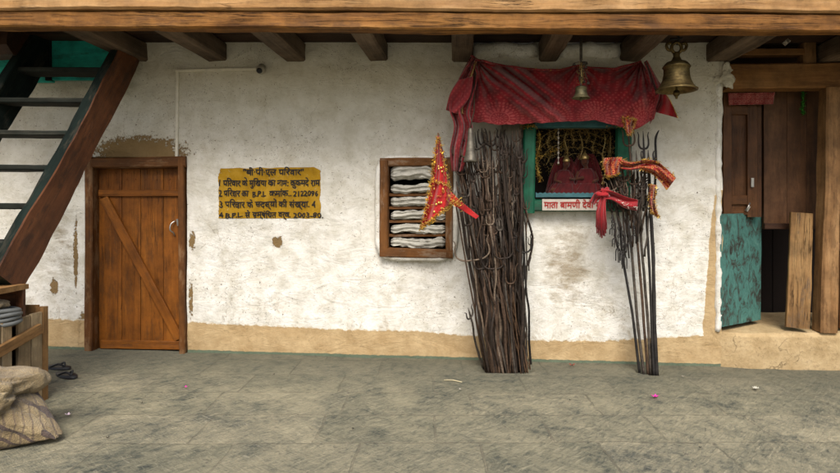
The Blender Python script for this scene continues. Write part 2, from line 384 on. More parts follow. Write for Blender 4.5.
def cloth(name, base, dark, pat, kind='mandala', amt=.7, rough=.75):
    g = G(name); v = g.attr(); n = g.noise(v, 9, 5, .6); n2 = g.noise(v, 60, 3, .6)
    c = g.mix(g.ramp(n, [(.3, 0), (.7, 1)]), dark, base)
    if kind:
        x, y, _ = g.sep(v)
        wv = v
        if kind == 'mandala':
            x, y, _ = g.sep(g.mix(.025, v, g.noise(v, 5, 3, .5, 0, True), 'ADD'))
            S = .40
            cx_ = g.math('SUBTRACT', g.math('FRACT', g.math('MULTIPLY_ADD', x, 1/S, .12)), .5)
            cy_ = g.math('MULTIPLY', g.math('SUBTRACT', y, .56), 1/S)
            r = g.math('SQRT', g.math('ADD', g.math('MULTIPLY', cx_, cx_), g.math('MULTIPLY', cy_, cy_)))
            th = g.math('ARCTAN2', cy_, cx_)
            def ringband(r0, w, k, ph, duty):
                band = g.math('SUBTRACT', 1, g.math('MULTIPLY', g.math('ABSOLUTE', g.math('SUBTRACT', r, r0)), 1/w), clamp=True)
                pet = g.math('COSINE', g.math('MULTIPLY_ADD', th, k, ph))
                return g.math('GREATER_THAN', g.math('MULTIPLY', band, g.math('MULTIPLY_ADD', pet, .5, .5)), duty)
            tot = None
            for a in [(.04, .05, 6, 0, .3), (.12, .05, 14, 0, .3), (.19, .012, 1, 0, .0), (.255, .075, 18, .4, .28), (.35, .045, 30, 0, .35), (.43, .05, 34, .7, .3)]:
                rb = ringband(*a); tot = rb if tot is None else g.math('MAXIMUM', tot, rb)
            dots = g.math('GREATER_THAN', g.math('MULTIPLY', g.math('SINE', g.math('MULTIPLY', x, 120)), g.math('SINE', g.math('MULTIPLY', y, 120))), .45)
            dg = g.math('MULTIPLY_ADD', y, .35, x)
            stripes = g.math('MULTIPLY', g.math('GREATER_THAN', g.math('SINE', g.math('MULTIPLY', dg, 78)), .55), g.math('GREATER_THAN', g.math('SINE', g.math('MULTIPLY', y, 210)), -.2))
            up_ = g.math('LESS_THAN', y, .27); zone = g.math('GREATER_THAN', g.math('SINE', g.math('MULTIPLY', x, 5.2)), .0)
            dd = g.mix(g.math('MULTIPLY', up_, zone), dots, stripes)
            outm = g.math('GREATER_THAN', r, .48)
            pm = g.math('ADD', g.math('MULTIPLY', tot, g.math('SUBTRACT', 1, outm)), g.math('MULTIPLY', g.math('MULTIPLY', dd, .6), outm), clamp=True)
            low = g.ramp(g.math('ADD', y, g.math('MULTIPLY', g.math('SUBTRACT', n, .5), .25)), [(.34, 0), (.46, .55)])
            c = g.mix(low, c, (.27, .028, .034))
        else:
            d = g.voro(g.mapv(v, (1, 1, 0)), 24, rand=.25)
            pm = g.ramp(d, [(.10, 1), (.14, 0), (.30, 0), (.33, 1), (.39, 1), (.42, 0)])
        pm = g.math('MULTIPLY', pm, g.ramp(n, [(.25, amt*.45), (.6, amt)]))
        c = g.mix(pm, c, pat)
    ridge = g.noise(g.mapv(v, (1, 1, 1)), 14, 5, .6, 1.2)
    return g.fin(c, rough, g.bump(g.math('ADD', g.math('MULTIPLY', ridge, 1), g.math('MULTIPLY', n2, .25)), .45, .012), 0, .25, .25)
M['canopy'] = cloth('crimson_printed_cloth', (.29, .006, .013), (.10, .003, .006), (.44, .085, .08), 'mandala', .62)
M['redplain'] = cloth('plain_red_cloth', (.36, .008, .014), (.17, .005, .008), (0, 0, 0), None)
M['redbright'] = cloth('bright_red_cloth', (.50, .012, .012), (.28, .006, .008), (.85, .45, .06), None, .8, .55)
M['redring'] = cloth('red_cloth_gold_rings', (.32, .012, .010), (.15, .006, .005), (.70, .34, .06), 'rings', .75)
M['whitecloth'] = cloth('dirty_white_cloth', (.54, .52, .46), (.27, .255, .215), (0, 0, 0), None)
M['robe'] = cloth('dark_red_drape', (.13, .006, .008), (.05, .003, .004), (.2, .05, .02), None, .35)
M['skin'] = cloth('painted_idol', (.13, .035, .013), (.06, .018, .008), (0, 0, 0), None)
def sackmat(name, stripes):
    g = G(name); v = g.attr(); n = g.noise(v, 7, 6, .65)
    we = g.noise(g.mapv(v, (1, 1, 1)), 150, 2)
    c = g.ramp(n, [(.3, (.17, .12, .06)), (.5, (.31, .23, .125)), (.7, (.42, .325, .19))])
    if stripes:
        w = g.mix(.12, v, g.noise(v, 3, 3, .5, 0, True), 'ADD'); x, y, z = g.sep(g.mapv(w, (1, 1, 1), (R(20), R(25), R(30))))
        sx = g.math('GREATER_THAN', g.math('SINE', g.math('MULTIPLY', x, 120)), .62); sy = g.math('GREATER_THAN', g.math('SINE', g.math('MULTIPLY', y, 120)), .78)
        m = g.math('MULTIPLY', g.math('ADD', sx, g.math('MULTIPLY', sy, .6), clamp=True), g.ramp(g.noise(v, 3.5, 3), [(.33, .15), (.5, .8)]))
        c = g.mix(m, c, (.06, .04, .05))
    c = g.mix(g.ramp(g.noise(v, 16, 6, .7), [(.55, 0), (.7, .5)]), c, (.12, .085, .05))
    return g.fin(c, .95, g.bump(g.math('ADD', g.math('MULTIPLY', we, .3), g.noise(v, 13, 7, .66, 1.2)), .9, .035), 0, .1, .2)
M['sack'] = sackmat('burlap', False); M['sack_striped'] = sackmat('striped_burlap', True)
def flat(name, c, rough=.6, metal=0, var=.25, sc_=20):
    g = G(name); n = g.noise(g.attr(), sc_, 4, .6)
    return g.fin(g.mix(n, tuple(x*(1-var) for x in c), tuple(min(1, x*(1+var)) for x in c)), rough, g.bump(n, .2, .004), metal, .35)
M['black'] = flat('black_rubber', (.02, .02, .022), .55)
M['darkplastic'] = flat('dark_plastic', (.012, .012, .014), .3)
M['conduit'] = flat('white_pvc', (.66, .62, .52), .45)
M['camwhite'] = flat('camera_white', (.36, .33, .27), .45)
M['ink'] = flat('black_paint', (.016, .012, .009), .7)
M['redink'] = flat('red_paint', (.34, .02, .015), .6)
M['signwhite'] = flat('sign_white', (.52, .46, .40), .6, 0, .3)
M['steel'] = flat('steel', (.45, .43, .4), .35, .9)
M['pink'] = flat('pink_petal', (.75, .03, .38), .6); M['pale'] = flat('pale_petal', (.75, .58, .66), .7)
M['leaf'] = flat('red_leaf', (.26, .03, .02), .7); M['straw'] = flat('straw', (.46, .40, .25), .9); M['greenleaf'] = flat('green_leaf', (.05, .28, .03), .6)
M['drystem'] = flat('dry_blossom', (.52, .5, .42), .9)
M['hose'] = flat('grey_hose', (.13, .135, .13), .6); M['dark'] = flat('dark_recess', (.012, .008, .006), .95)  # dark_recess: shade inside the openings put into a near-black colour
M['banner'] = cloth('faded_red_banner', (.24, .035, .03), (.14, .02, .02), (.42, .22, .17), 'rings', .5)
M['shadowroom'] = flat('dark_room_boards', (.012, .007, .005), .95)  # near-black colour stands in for the unlit room
def noticemat():
    g = G('yellow_notice_paint'); v = g.attr(); n = g.noise(v, 6, 7, .7); n3 = g.noise(v, 34, 6, .72)
    c = g.ramp(n, [(.3, (.24, .125, .005)), (.5, (.36, .20, .010)), (.7, (.45, .265, .03))])
    c = g.mix(g.ramp(n3, [(.60, 0), (.68, .6)]), c, (.44, .38, .25))
    return g.fin(c, .85, g.bump(g.math('ADD', n3, n), .4, .006), 0, .2)
M['notice'] = noticemat()

# ------------------------------------------------------------------ ground
def build_floor():
    mb = MB()
    xs = [-40, -24, -14, -9, -7, -6]+[-5.2+i*.03 for i in range(int(10.4/.03)+1)]+[6, 7, 9, 14, 24, 40]
    ys = [-60, -35, -20, -12, -8, -6, -5]+[-4+i*.03 for i in range(int(4.0/.03)+1)]+[.06, .3, 1.5, 4]
    pits = [(P(505, 366, -.26), .27, .14), (P(650, 368, -.22), .13, .10)]
    vs = []
    for y in ys:
        for x in xs:
            z = floor_z(x)+.010*fbm(x*1.3, y*1.3, 5, 3)+.004*fbm(x*7, y*7, 2, 3)
            for (c, rx, ry) in pits:
                q = ((x-c.x)/rx)**2+((y-c.y)/ry)**2+.35*MN.noise((x*9, y*9, 4))
                if q < 1: z -= .045*min(1, (1-q)*4)
            vs.append((x, y, z))
    w = len(xs)
    mb.add(vs, [(j*w+i, j*w+i+1, (j+1)*w+i+1, (j+1)*w+i) for j in range(len(ys)-1) for i in range(w-1)], None, True)
    build('floor', mb, M['floor'])['kind'] = 'structure'
build_floor()

# ------------------------------------------------------------------ house
HX = P(465, 360, 0)
house = thing('house', (0, 0, floor_z(0)), 'whitewashed village house front with ochre plinth, timber joists and brown wooden doors', 'house')
def X_(px): return (px-CX)/105.0
def Z_(py): return H-(py-CY)/105.0
OPEN = [(87, 187, 157, 380, .16), (383, 452, 161, 256, .34), (524, 628, 124, 206, .38)]   # px0, px1, py0, py1, depth
WALL_R = 722
def build_wall():
    xe = [X_(-330), X_(WALL_R)]; ze = [Z_(392), Z_(36)]
    for a in OPEN: xe += [X_(a[0]), X_(a[1])]; ze += [Z_(a[2]), Z_(a[3])]
    def lines(e, st):
        e = sorted(set(e)); out = []
        for a, b in zip(e, e[1:]):
            n = max(1, round((b-a)/st)); out += [a+(b-a)*i/n for i in range(n)]
        return out+[e[-1]]
    xs, zs = lines(xe, .025), lines(ze, .025)
    inb = lambda x, z: any(X_(a[0]) < x < X_(a[1]) and Z_(a[3]) < z < Z_(a[2]) for a in OPEN)
    mb = MB(); w = len(xs); fld = []; base = []
    yb = [(-300, 318), (40, 318), (86, 320), (188, 322), (250, 325), (330, 329), (420, 331), (475, 336), (530, 340), (600, 341), (650, 338), (690, 336), (722, 334)]
    vs = []
    for z in zs:
        for x in xs:
            px, py = CX+x*105, CY-(z-H)*105
            jx = 0
            if x > X_(WALL_R)-.001: jx = .035*fbm(1, z*4, 3, 3)
            vs.append((x+jx, wall_y(x, z), z))
            oc = .5+(py-interp(yb, px))/30
            if py > 190: oc = max(oc, .5+(px-(interp([(190, 716), (220, 711), (260, 708), (330, 703)], py)))/18)
            def ell(cx, cy, rx, ry): return 1.0-.5*math.sqrt(((px-cx)/rx)**2+((py-cy)/ry)**2)
            ba = max(ell(140, 152, 44, 15), ell(277, 242, 5.5, 5.5), ell(54, 287, 4, 8), ell(192, 241, 3, 9), ell(76, 255, 2.5, 40)-.05, ell(83, 335, 5, 22), ell(191, 300, 2, 24)-.05, ell(184, 345, 4, 14), 0)
            stn = 0
            for (cx, cy, rx, ry, a) in [(566, 268, 34, 52, .75), (575, 235, 26, 22, .6), (702, 280, 9, 90, .45), (270, 235, 60, 40, .25), (400, 262, 60, 14, .5), (378, 205, 10, 60, .5), (640, 150, 40, 20, .35), (60, 250, 34, 80, .55), (460, 230, 16, 90, .4), (200, 270, 16, 70, .42), (640, 250, 30, 80, .35), (450, 315, 40, 22, .3), (320, 300, 80, 30, .22), (180, 130, 20, 30, .5)]:
                q = ((px-cx)/rx)**2+((py-cy)/ry)**2
                stn = max(stn, a*math.exp(-q*1.1))
            fz = floor_z(x); fld.append((oc, ba, stn)); base.append((.5+(.028-(z-fz))/.05, 0, 0))
    fs = []
    for j in range(len(zs)-1):
        for i in range(w-1):
            if not inb((xs[i]+xs[i+1])/2, (zs[j]+zs[j+1])/2): fs.append((j*w+i, j*w+i+1, (j+1)*w+i+1, (j+1)*w+i))
    mb.add(vs, fs, None, True)
    # reveals
    for a in OPEN:
        x0, x1, z0, z1, dp = X_(a[0]), X_(a[1]), Z_(a[3]), Z_(a[2]), a[4]
        ii = [i for i, x in enumerate(xs) if x0-1e-6 <= x <= x1+1e-6]; jj = [j for j, z in enumerate(zs) if z0-1e-6 <= z <= z1+1e-6]
        loop = [(i, jj[0]) for i in ii]+[(ii[-1], j) for j in jj[1:]]+[(i, jj[-1]) for i in ii[::-1][1:]]+[(ii[0], j) for j in jj[::-1][1:-1]]
        n = len(loop); vv = [vs[j*w+i] for i, j in loop]; vv = vv+[(p[0], dp, p[2]) for p in vv]
        mb.add(vv, [(k, (k+1) % n, n+(k+1) % n, n+k) for k in range(n)], None, False)
        for i, j in loop*2: fld.append((0, .9, 0)); base.append((0, 0, 0))
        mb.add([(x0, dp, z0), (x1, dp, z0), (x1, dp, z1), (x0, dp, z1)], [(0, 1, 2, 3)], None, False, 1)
        fld += [(0, 0, 0)]*4; base += [(0, 0, 0)]*4
    # right return of the wall
    col = [vs[j*w+w-1] for j in range(len(zs))]; n = len(col)
    mb.add(col+[(p[0], .42, p[2]) for p in col], [(k, k+1, n+k+1, n+k) for k in range(n-1)], None, True)
    fld += [(0, 0, .2)]*(2*n); base += [(0, 0, 0)]*(2*n)
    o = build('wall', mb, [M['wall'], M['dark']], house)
    for nm, dat in (('field', fld), ('base', base)):
        at = o.data.attributes.new(nm, 'FLOAT_VECTOR', 'POINT'); at.data.foreach_set('vector', [c for g in dat for c in g])
build_wall()

def hpart(name, mat, *args, parent=None, **kw):
    mb = MB(); mb.hewn(*args, **kw); return build(name, mb, mat, parent or house)
UP = (0, 0, 1)
# veranda edge: lower beam and the deck edge board above it
yb_ = -1.02; db = D+yb_
def bz(py): return H-(py-CY)/F*db
xl, xr = -6.4, 6.4
tilt = lambda x: -.0055*x
hpart('beam', M['beam'], (xl, yb_+.06, bz(20.5)+tilt(xl)), (xr, yb_+.06, bz(20.5)+tilt(xr)), .12, .134, seg=.05, wob=.012, ch=.10)
hpart('deck_edge', M['deck'], (xl, yb_+.05, bz(20.5)+.152+tilt(xl)*.7), (xr, yb_+.05, bz(20.5)+.152+tilt(xr)*.7), .15, .16, seg=.05, wob=.012, ch=.10)
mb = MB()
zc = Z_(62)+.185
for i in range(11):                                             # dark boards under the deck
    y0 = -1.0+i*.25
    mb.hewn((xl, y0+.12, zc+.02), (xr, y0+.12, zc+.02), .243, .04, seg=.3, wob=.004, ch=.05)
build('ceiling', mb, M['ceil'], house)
# joists
for (px, w) in [(-40, .19), (136, .2), (217, .19), (296, .19), (379, .18), (462, .19), (548, .18), (630, .19), (718, .24), (832, .22), (925, .2)]:
    x = X_(px); zj = Z_(62)+.092
    hpart('joist', M['joist'], (x+random.uniform(-.01, .01), .10, zj), (x+random.uniform(-.02, .02), -.925, zj+.01), w, .18, seg=.05, wob=.012, ch=.09)
# white packing ridge on the wall head between the joists by the shrine
for (a, b) in [(474, 536), (560, 618)]:
    mb = MB(); pts = [P(lerp(a, b, i/10), 50.5+1.2*math.sin(i), .015) for i in range(11)]
    mb.tube(pts, [.075+.014*MN.noise((i*1.3, a, 0)) for i in range(11)], 12)
    build('wall_head', mb, M['daub'], house)

# left door -----------------------------------------------------------------
fz = lambda px: floor_z(X_(px))
def Q(px, py, y): return Vector((X_(px), y, Z_(py)))          # a point on the wall drawing, set at its own depth
dfr = MB()
dfr.hewn((X_(90.5), .03, fz(90)-.02), (X_(90.5), .03, Z_(158)), .075, .14, up=(0, 1, 0), wob=.006)
dfr.hewn((X_(183.5), .03, fz(183)-.02), (X_(182.5), .03, Z_(158)), .055, .14, up=(0, 1, 0), wob=.006)
dfr.hewn((X_(86), .028, Z_(163)), (X_(187), .028, Z_(162)), .13, .10, wob=.010)
build('door_frame', dfr, M['frame'], house)['label'] = 'brown painted frame of the low planked door'
dm = MB(); pxs = [94.5, 118, 137, 160, 180]
for a, b in zip(pxs, pxs[1:]):
    dm.hewn((X_((a+b)/2), .075, fz(a)+.01), (X_((a+b)/2), .075, Z_(166)), (b-a)/105-.004, .03, up=(0, 1, 0), wob=.002, ch=.08)
for (nx, ny) in [(a_, b_) for a_ in (99, 112, 124, 131, 143, 154, 166, 176) for b_ in (173, 179)]:
    dm.blob(Q(nx+random.uniform(-1, 1), ny, .058), (.006, .005, .006), 8, 6)
door = build('door', dm, M['door'], house); door['label'] = 'low orange brown plank door with a diagonal brace'
mb = MB(); mb.hewn((X_(96), .047, Z_(193)), (X_(180), .047, Z_(193)), .028, .062, wob=.002); build('top_rail', mb, M['door'], door)
mb = MB(); mb.hewn((X_(98), .047, Z_(345.5)), (X_(180), .047, Z_(346.5)), .028, .08, wob=.002); build('bottom_rail', mb, M['door'], door)
mb = MB(); mb.hewn((X_(101), .046, Z_(198)), (X_(177), .046, Z_(340)), .03, .085, wob=.003); build('brace', mb, M['door'], door)
mb = MB(); pts = [Q(173, 221, .045), Q(170, 224, .02), Q(169.5, 230, .01), Q(172, 233, .03), Q(172, 236, .05)]
mb.tube(catmull(pts, 14), .007); mb.hewn(Q(175, 219, .05), Q(176, 226, .05), .03, .02); build('handle', mb, M['steel'], door)

# window ---------------------------------------------------------------------
wf = MB()
wf.hewn(Q(385, 161, -.012), Q(385, 256, -.012), .085, .13, up=(0, 1, 0), wob=.008)
wf.hewn(Q(449.5, 161, -.012), Q(449.5, 256, -.012), .07, .13, up=(0, 1, 0), wob=.008)
wf.hewn(Q(381, 163, -.01), Q(453, 161.5, -.01), .12, .075, wob=.008)
wf.hewn(Q(381, 251.5, -.01), Q(453, 253.5, -.01), .125, .085, wob=.008)
win = build('window_frame', wf, M['window'], house); win['label'] = 'small brown window with horizontal slats stuffed with white cloth'
for py in (195, 208, 221.5, 235.5):
    mb = MB(); mb.hewn(Q(388, py, .02), Q(447, py-.5, .02), .09, .026, wob=.003); build('slat', mb, M['window'], win)
mb = MB(); pts = []
for k in range(64):
    a = 2*math.pi*k/64; e = .32
    sx = math.copysign(abs(math.cos(a))**e, math.cos(a)); sz = math.copysign(abs(math.sin(a))**e, math.sin(a))
    pts.append(Q(417+sx*38.3, 208+(-sz)*49.6, -.030))
mb.tube(pts+[pts[0], pts[1]], [.032+.012*MN.noise((k*.35, 2, 2)) for k in range(66)], 8, caps=False)
build('window_surround', mb, M['daub'], house)

# ochre threshold and the right-hand doorway ------------------------------------
mb = MB()
def sillfn(u, v):
    x = lerp(X_(714), 6.6, u)
    prof = [(-.035, floor_z(x)-.05), (-.045, Z_(350)), (-.038, Z_(336)), (-.015, Z_(333)), (.10, Z_(332)), (.95, Z_(332)+.01)]
    t = v*(len(prof)-1); k = min(int(t), len(prof)-2); f = t-k
    y = lerp(prof[k][0], prof[k+1][0], f); z = lerp(prof[k][1], prof[k+1][1], f)
    if y < 0: y = lerp(.02, y, min(1, u*14))
    return Vector((x, y+.010*fbm(x*3, z*5+y*4, 1, 3), z+.007*fbm(x*4, y*5, 7, 3)))
mb.grid(sillfn, 150, 40); build('threshold', mb, M['sill'], house)
mb = MB(); mb.hewn(Q(726, 77, .05), Q(930, 75, .05), .16, .235, wob=.010, ch=.07); build('lintel', mb, M['lintel'], house)
mb = MB(); mb.hewn((X_(826.5), .03, Z_(332)), (X_(833.5), .03, Z_(88)), .16, .16, up=(0, 1, 0), wob=.010, bow=.0); build('jamb', mb, M['jamb'], house)
mb = MB(); mb.hewn((X_(728), .28, Z_(333)), (X_(728), .28, Z_(88)), .10, .08, up=(0, 1, 0)); build('jamb', mb, M['brown_dark'], house)
mb = MB(); mb.hewn(Q(742, 51.5, .06), Q(812, 51, .06), .12, .062, wob=.005); build('transom_beam', mb, M['lintel'], house)
mb = MB(); mb.hewn(Q(810.5, 66, .06), Q(810.5, 40, .06), .13, .12, up=(0, 1, 0)); build('transom_post', mb, M['jamb'], house)
mb = MB()                                                        # plaster pad where the wall meets the lintel
mb.blob(Q(723, 76, -.005), (.085, .045, .105), 40, 30, 1.6, 11); build('plaster_pad', mb, M['daub'], house)
mb = MB(); pts = [Q(718.5+1.6*MN.noise((k*.5, 1, 3)), 84+k*4.2, .012) for k in range(60)]
mb.tube(pts, [.030+.012*MN.noise((k*.45, 7, 1))+.005*MN.noise((k*1.7, 7, 5)) for k in range(60)], 12)
build('wall_corner', mb, M['daub'], house)
# left leaf, panelled and shut
lf = MB(); yl = .20
def QD(px, py, y): return P(px, py, y)
lf.hewn(P(740, 217, yl+.015), P(740, 92, yl+.015), .42, .02, up=(0, 1, 0), wob=.002)
leafl = build('door_leaf', lf, M['leaf_l'], house); leafl['label'] = 'dark panelled door leaf standing shut'
mb = MB()
mb.hewn(P(727, 217, yl-.01), P(727, 92, yl-.01), .085, .03, up=(0, 1, 0)); mb.hewn(P(752, 217, yl-.01), P(752, 92, yl-.01), .10, .03, up=(0, 1, 0))
for py in (110, 200, 212): mb.hewn(P(731, py, yl-.008), P(748, py, yl-.008), .026, .09 if py != 212 else .05)
build('panel_moulding', mb, M['leaf_l'], leafl)
mb = MB(); mb.hewn(P(752, 178, yl-.035), P(752, 187, yl-.035), .028, .02, up=(0, 1, 0)); build('latch', mb, M['steel'], leafl); mb = MB(); mb.hewn(P(749, 206, yl-.035), P(746, 211, yl-.035), .03, .02, up=(0, 1, 0)); mb.tube([P(750, 203, yl-.05), P(748, 207, yl-.06), P(746, 211, yl-.05)], .008)
build('padlock', mb, M['steel'], leafl)
# right leaf, plain and pushed back
lr = MB(); yr = .30
for a, b in ((763, 786), (786, 806), (806, 822)):
    lr.hewn(P((a+b)/2, 229, yr), P((a+b)/2, 91, yr), (b-a)/F*(D+yr)-.003, .03, up=(0, 1, 0), wob=.002, ch=.05)
leafr = build('door_leaf', lr, M['leaf_r'], house); leafr['label'] = 'plain boarded door leaf pushed back'
mb = MB(); mb.hewn(P(764, 226, yr-.03), P(812, 226, yr-.03), .03, .06); build('ledge', mb, M['brown_dark'], leafr)
# panelled wall right of the doorway
mb = MB()
mb.hewn(P(880, 328, .05), P(880, 250, .05), .80, .03, up=(0, 1, 0)); mb.hewn(P(836, 247, .03), P(930, 247, .03), .06, .07); mb.hewn(P(842, 322, .03), P(930, 324, .03), .06, .08)
mb.hewn(P(842, 240, .06), P(842, 92, .06), .07, .06, up=(0, 1, 0)); mb.hewn(P(900, 240, .06), P(900, 92, .06), .07, .06, up=(0, 1, 0))
build('side_panel', mb, M['leaf_l'], house)
mb = MB()                                                        # room behind, its lack of light put into near-black boards
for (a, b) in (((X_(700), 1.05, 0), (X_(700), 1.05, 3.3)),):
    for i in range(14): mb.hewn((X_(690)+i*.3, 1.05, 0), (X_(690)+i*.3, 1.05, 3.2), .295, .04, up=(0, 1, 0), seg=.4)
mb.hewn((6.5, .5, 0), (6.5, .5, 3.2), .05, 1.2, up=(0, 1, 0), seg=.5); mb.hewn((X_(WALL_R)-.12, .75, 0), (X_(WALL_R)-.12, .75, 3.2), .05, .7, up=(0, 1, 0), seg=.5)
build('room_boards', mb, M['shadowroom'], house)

# teal boarding and the brown log end behind the stair
mb = MB()
mb.hewn(Q(-60, 56, -.035), Q(56, 56, -.035), .04, .52, wob=.003); mb.hewn(Q(55, 55, -.04), Q(128, 55, -.04), .04, .50, wob=.004)
build('teal_boarding', mb, M['teal'], house)
hpart('boarding_batten', M['green_dark'], Q(54, 82, -.06), Q(54, 28, -.06), .05, .05, up=(0, 1, 0))
hpart('log_end', M['brown_dark'], P(-60, 42, -.35), P(21, 42, -.35), .3, .27, wob=.02, ch=.25)

# painted notice -----------------------------------------------------------------
def on_wall(px, py, off): x, z = X_(px), Z_(py); return Vector((x, wall_y(x, z)-off, z))
mb = MB()
def nf(u, v):
    l = 219+1.0*MN.noise((v*7, 1, 0))+.9*MN.noise((v*40, 4, 0)); r = 320.5+1.2*MN.noise((v*6, 8, 0))+.7*MN.noise((v*24, 3, 0)); 
    t = 168.5-1.5*u+.8*MN.noise((u*9, 2, 5))-(0 if u < .93 else (u-.93)*-50); b = 218.3+.6*MN.noise((u*12, 6, 5))
    if v > .0 and u > .93: r = r-(0 if v > .25 else (0.25-v)*0)
    tl = (1-u)*max(0, .12-v)*26
    return on_wall(lerp(l, r, u)+tl*.6, lerp(t, b, v), .004)
mb.grid(nf, 90, 50)
notice = build('painted_notice', mb, M['notice'], house); notice['label'] = 'yellow painted notice panel with black handwritten Hindi lines'
def reorder(s):
    out = []
    for ch in s:
        if ch == '\u093f' and out: out.insert(len(out)-1, ch)
        else: out.append(ch)
    return ''.join(out)
def text_mesh(name, s, bold=.0):
    cu = bpy.data.curves.new(name, 'FONT'); cu.body = reorder(s); cu.offset = bold; cu.resolution_u = 2; cu.size = 1
    o = bpy.data.objects.new(name, cu); COL.objects.link(o); bpy.context.view_layer.update()
    me = bpy.data.meshes.new_from_object(o.evaluated_get(bpy.context.evaluated_depsgraph_get()))
    vs = [v.co.copy() for v in me.vertices]; fs = [tuple(p.vertices) for p in me.polygons]
    bpy.data.objects.remove(o); bpy.data.curves.remove(cu); bpy.data.meshes.remove(me); return vs, fs
def letter(mb, s, px0, px1, base, hgt, place, bold=.0, wob=.35, slope=0, thick=.55):
    vs, fs = text_mesh('lettering', s, bold)
    x0 = min(v.x for v in vs); x1 = max(v.x for v in vs)
    k = hgt/.72
    for (sx, sy, dy) in ((0, 0, 0), (thick, thick*.25, .0004), (thick*.4, thick, .0008)):
        out = []
        for v in vs:
            px = lerp(px0, px1-thick, (v.x-x0)/(x1-x0)); py = base-v.y*k
            px += wob*2.2*MN.noise((px*.33, py*.3, base)); py += wob*3.0*MN.noise((px*.28, base, 7))+slope*(px-px0)
            q = place(px+sx, py+sy); q.y -= dy; out.append(q)
        mb.add(out, fs, None, False)
pl = lambda px, py: on_wall(px, py, .0072)
for line in ([('"बी·पी·एल परिवार"', 243.5, 304, 175.0, 6.4, .018)],
             [('1 परिवार के मुखिया का नाम: कुकमदे राम', 219.5, 320, 186.0, 6.6, .018)],
             [('2 परिवार का', 219.5, 249, 196.4, 6.6, .018), ('B.P.L', 252.5, 266.5, 196.4, 5.6, .02), ('कमांक..', 269.5, 292, 196.0, 6.4, .018), ('2122096', 293.5, 318.5, 195.8, 5.4, .02)],
             [('3 परिवार के सदस्यों की संख्या. 4', 219.5, 316, 207.4, 6.6, .018)],
             [('4 B.P.L.', 219.5, 243, 217.4, 5.2, .02), ('से सम्बंधित वर्ष.', 245, 291, 217.4, 6.0, .018), ('2003-80.', 293.5, 323, 217.4, 5.0, .02)]):
    for (tx, a0, a1, bs, hg, bo) in line:
        mb = MB(); letter(mb, tx, a0, a1, bs, hg, pl, 0, slope=-.004); build('lettering', mb, M['ink'], notice)

# ------------------------------------------------------------------ stair
def stair():
    sl = 1.398; y0, z0, xo = -.235, 2.735, -3.105               # centre line of the flight: rises sl per metre of run
    root = thing('staircase', (-3.6, y0-1.35, .87), 'steep open wooden ladder stair with dark green steps at the left', 'staircase')
    nv = Vector((0, sl, -1)).normalized(); dr = Vector((0, -1, -sl)).normalized()
    for x, wd in ((xo, .27), (xo-.845, .27)):
        mb = MB(); p0 = Vector((x, y0, z0))-dr*(.12 if x == xo else .36); L = (p0.z-.875)/-dr.z
        mb.hewn(p0, p0+dr*L, .085, wd, up=nv, wob=.016, seg=.06, ch=.08, bow=.012)
        o = build('stringer', mb, [M['stair'], M['green_dark']], root)
        for f in o.data.polygons:
            f.material_index = 0 if (f.normal.x > .5 and x == xo) or (x != xo and f.normal.x < -.5) else 1
    for s_ in (.101, .323, .538, .747, .958, 1.146, 1.31):
        y, z = y0-s_, z0-sl*s_; mb = MB()
        mb.hewn((xo-.815, y, z), (xo-.038, y, z-.004), .21, .042, wob=.006, ch=.2)
        build('tread', mb, M['tread'], root)
stair()

# ------------------------------------------------------------------ camera and conduit on the wall
t = thing('security_camera', P(262, 70, -.03), 'small pale bullet security camera at the end of the conduit high on the wall', 'camera')
mb = MB(); mb.blob(P(261, 69.5, -.035), (.045, .04, .045), 18, 12); build('mount', mb, M['camwhite'], t)
mb = MB(); mb.tube([P(262, 67, -.05), P(259.5, 70.5, -.16)], [.034, .032], 16); build('body', mb, M['camwhite'], t)
mb = MB(); mb.tube([P(259.6, 70.3, -.158), P(259.3, 70.6, -.166)], .026, 16); build('lens', mb, M['darkplastic'], t)
mb = MB(); pts = [on_wall(177.5, 156, .012), on_wall(178, 73, .012)]
mb.hewn(on_wall(177.5, 158, .013), on_wall(178.5, 71, .013), .026, .022, up=(0, 1, 0), wob=.002); mb.hewn(on_wall(177, 71.5, .016), on_wall(257, 69.5, .016), .022, .024, wob=.002)
tag(build('conduit', mb, M['conduit']), 'white cable conduit running up the wall beside the low door and across', 'conduit')

# ------------------------------------------------------------------ shrine
S = thing('shrine', Q(576, 208, -.05), 'green framed wall shrine with blue top bar and red lettered sign', 'shrine')
def sp(name, mat, *a, parent=S, **k): mb = MB(); mb.hewn(*a, **k); return build(name, mb, mat, parent)
sp('jamb', M['green'], Q(527, 213, -.06), Q(528.5, 126, -.06), .115, .12, up=(0, 1, 0), wob=.006)
sp('jamb', M['green'], Q(620, 212, -.06), Q(622, 126, -.06), .13, .12, up=(0, 1, 0), wob=.006)
sp('head', M['blue'], Q(533, 125, -.085), Q(619, 124.5, -.085), .10, .085, wob=.006)
sp('sill', M['green'], Q(533, 205, -.05), Q(614, 205, -.05), .10, .115, wob=.004)
mb = MB()
vs = []; n = 60
for i in range(n+1):
    px = lerp(534, 613, i/n); vs += [Q(px, 192.5+1.2*abs(math.sin(i*.9)), -.115), Q(px, 197.5, -.118)]
mb.add(vs, [(2*i, 2*i+2, 2*i+3, 2*i+1) for i in range(n)]); build('scalloped_ledge', mb, M['blue'], S, (solid(.02),))
sb = sp('sign_board', M['signwhite'], Q(540.5, 204.8, -.113), Q(601, 204.8, -.113), .012, .105, wob=.001, ch=.05)
mb = MB(); letter(mb, 'माता बामणी देवी मां', 542, 600, 207.8, 6.6, lambda px, py: Q(px, py, -.1235), 0, .15, 0, .45); build('lettering', mb, M['redink'], sb)
mb = MB(); mb.grid(lambda u, v: Q(lerp(528, 624, u), lerp(124, 206, v), .34+.01*math.sin(u*40)), 60, 20); build('backdrop', mb, M['dark'], S)
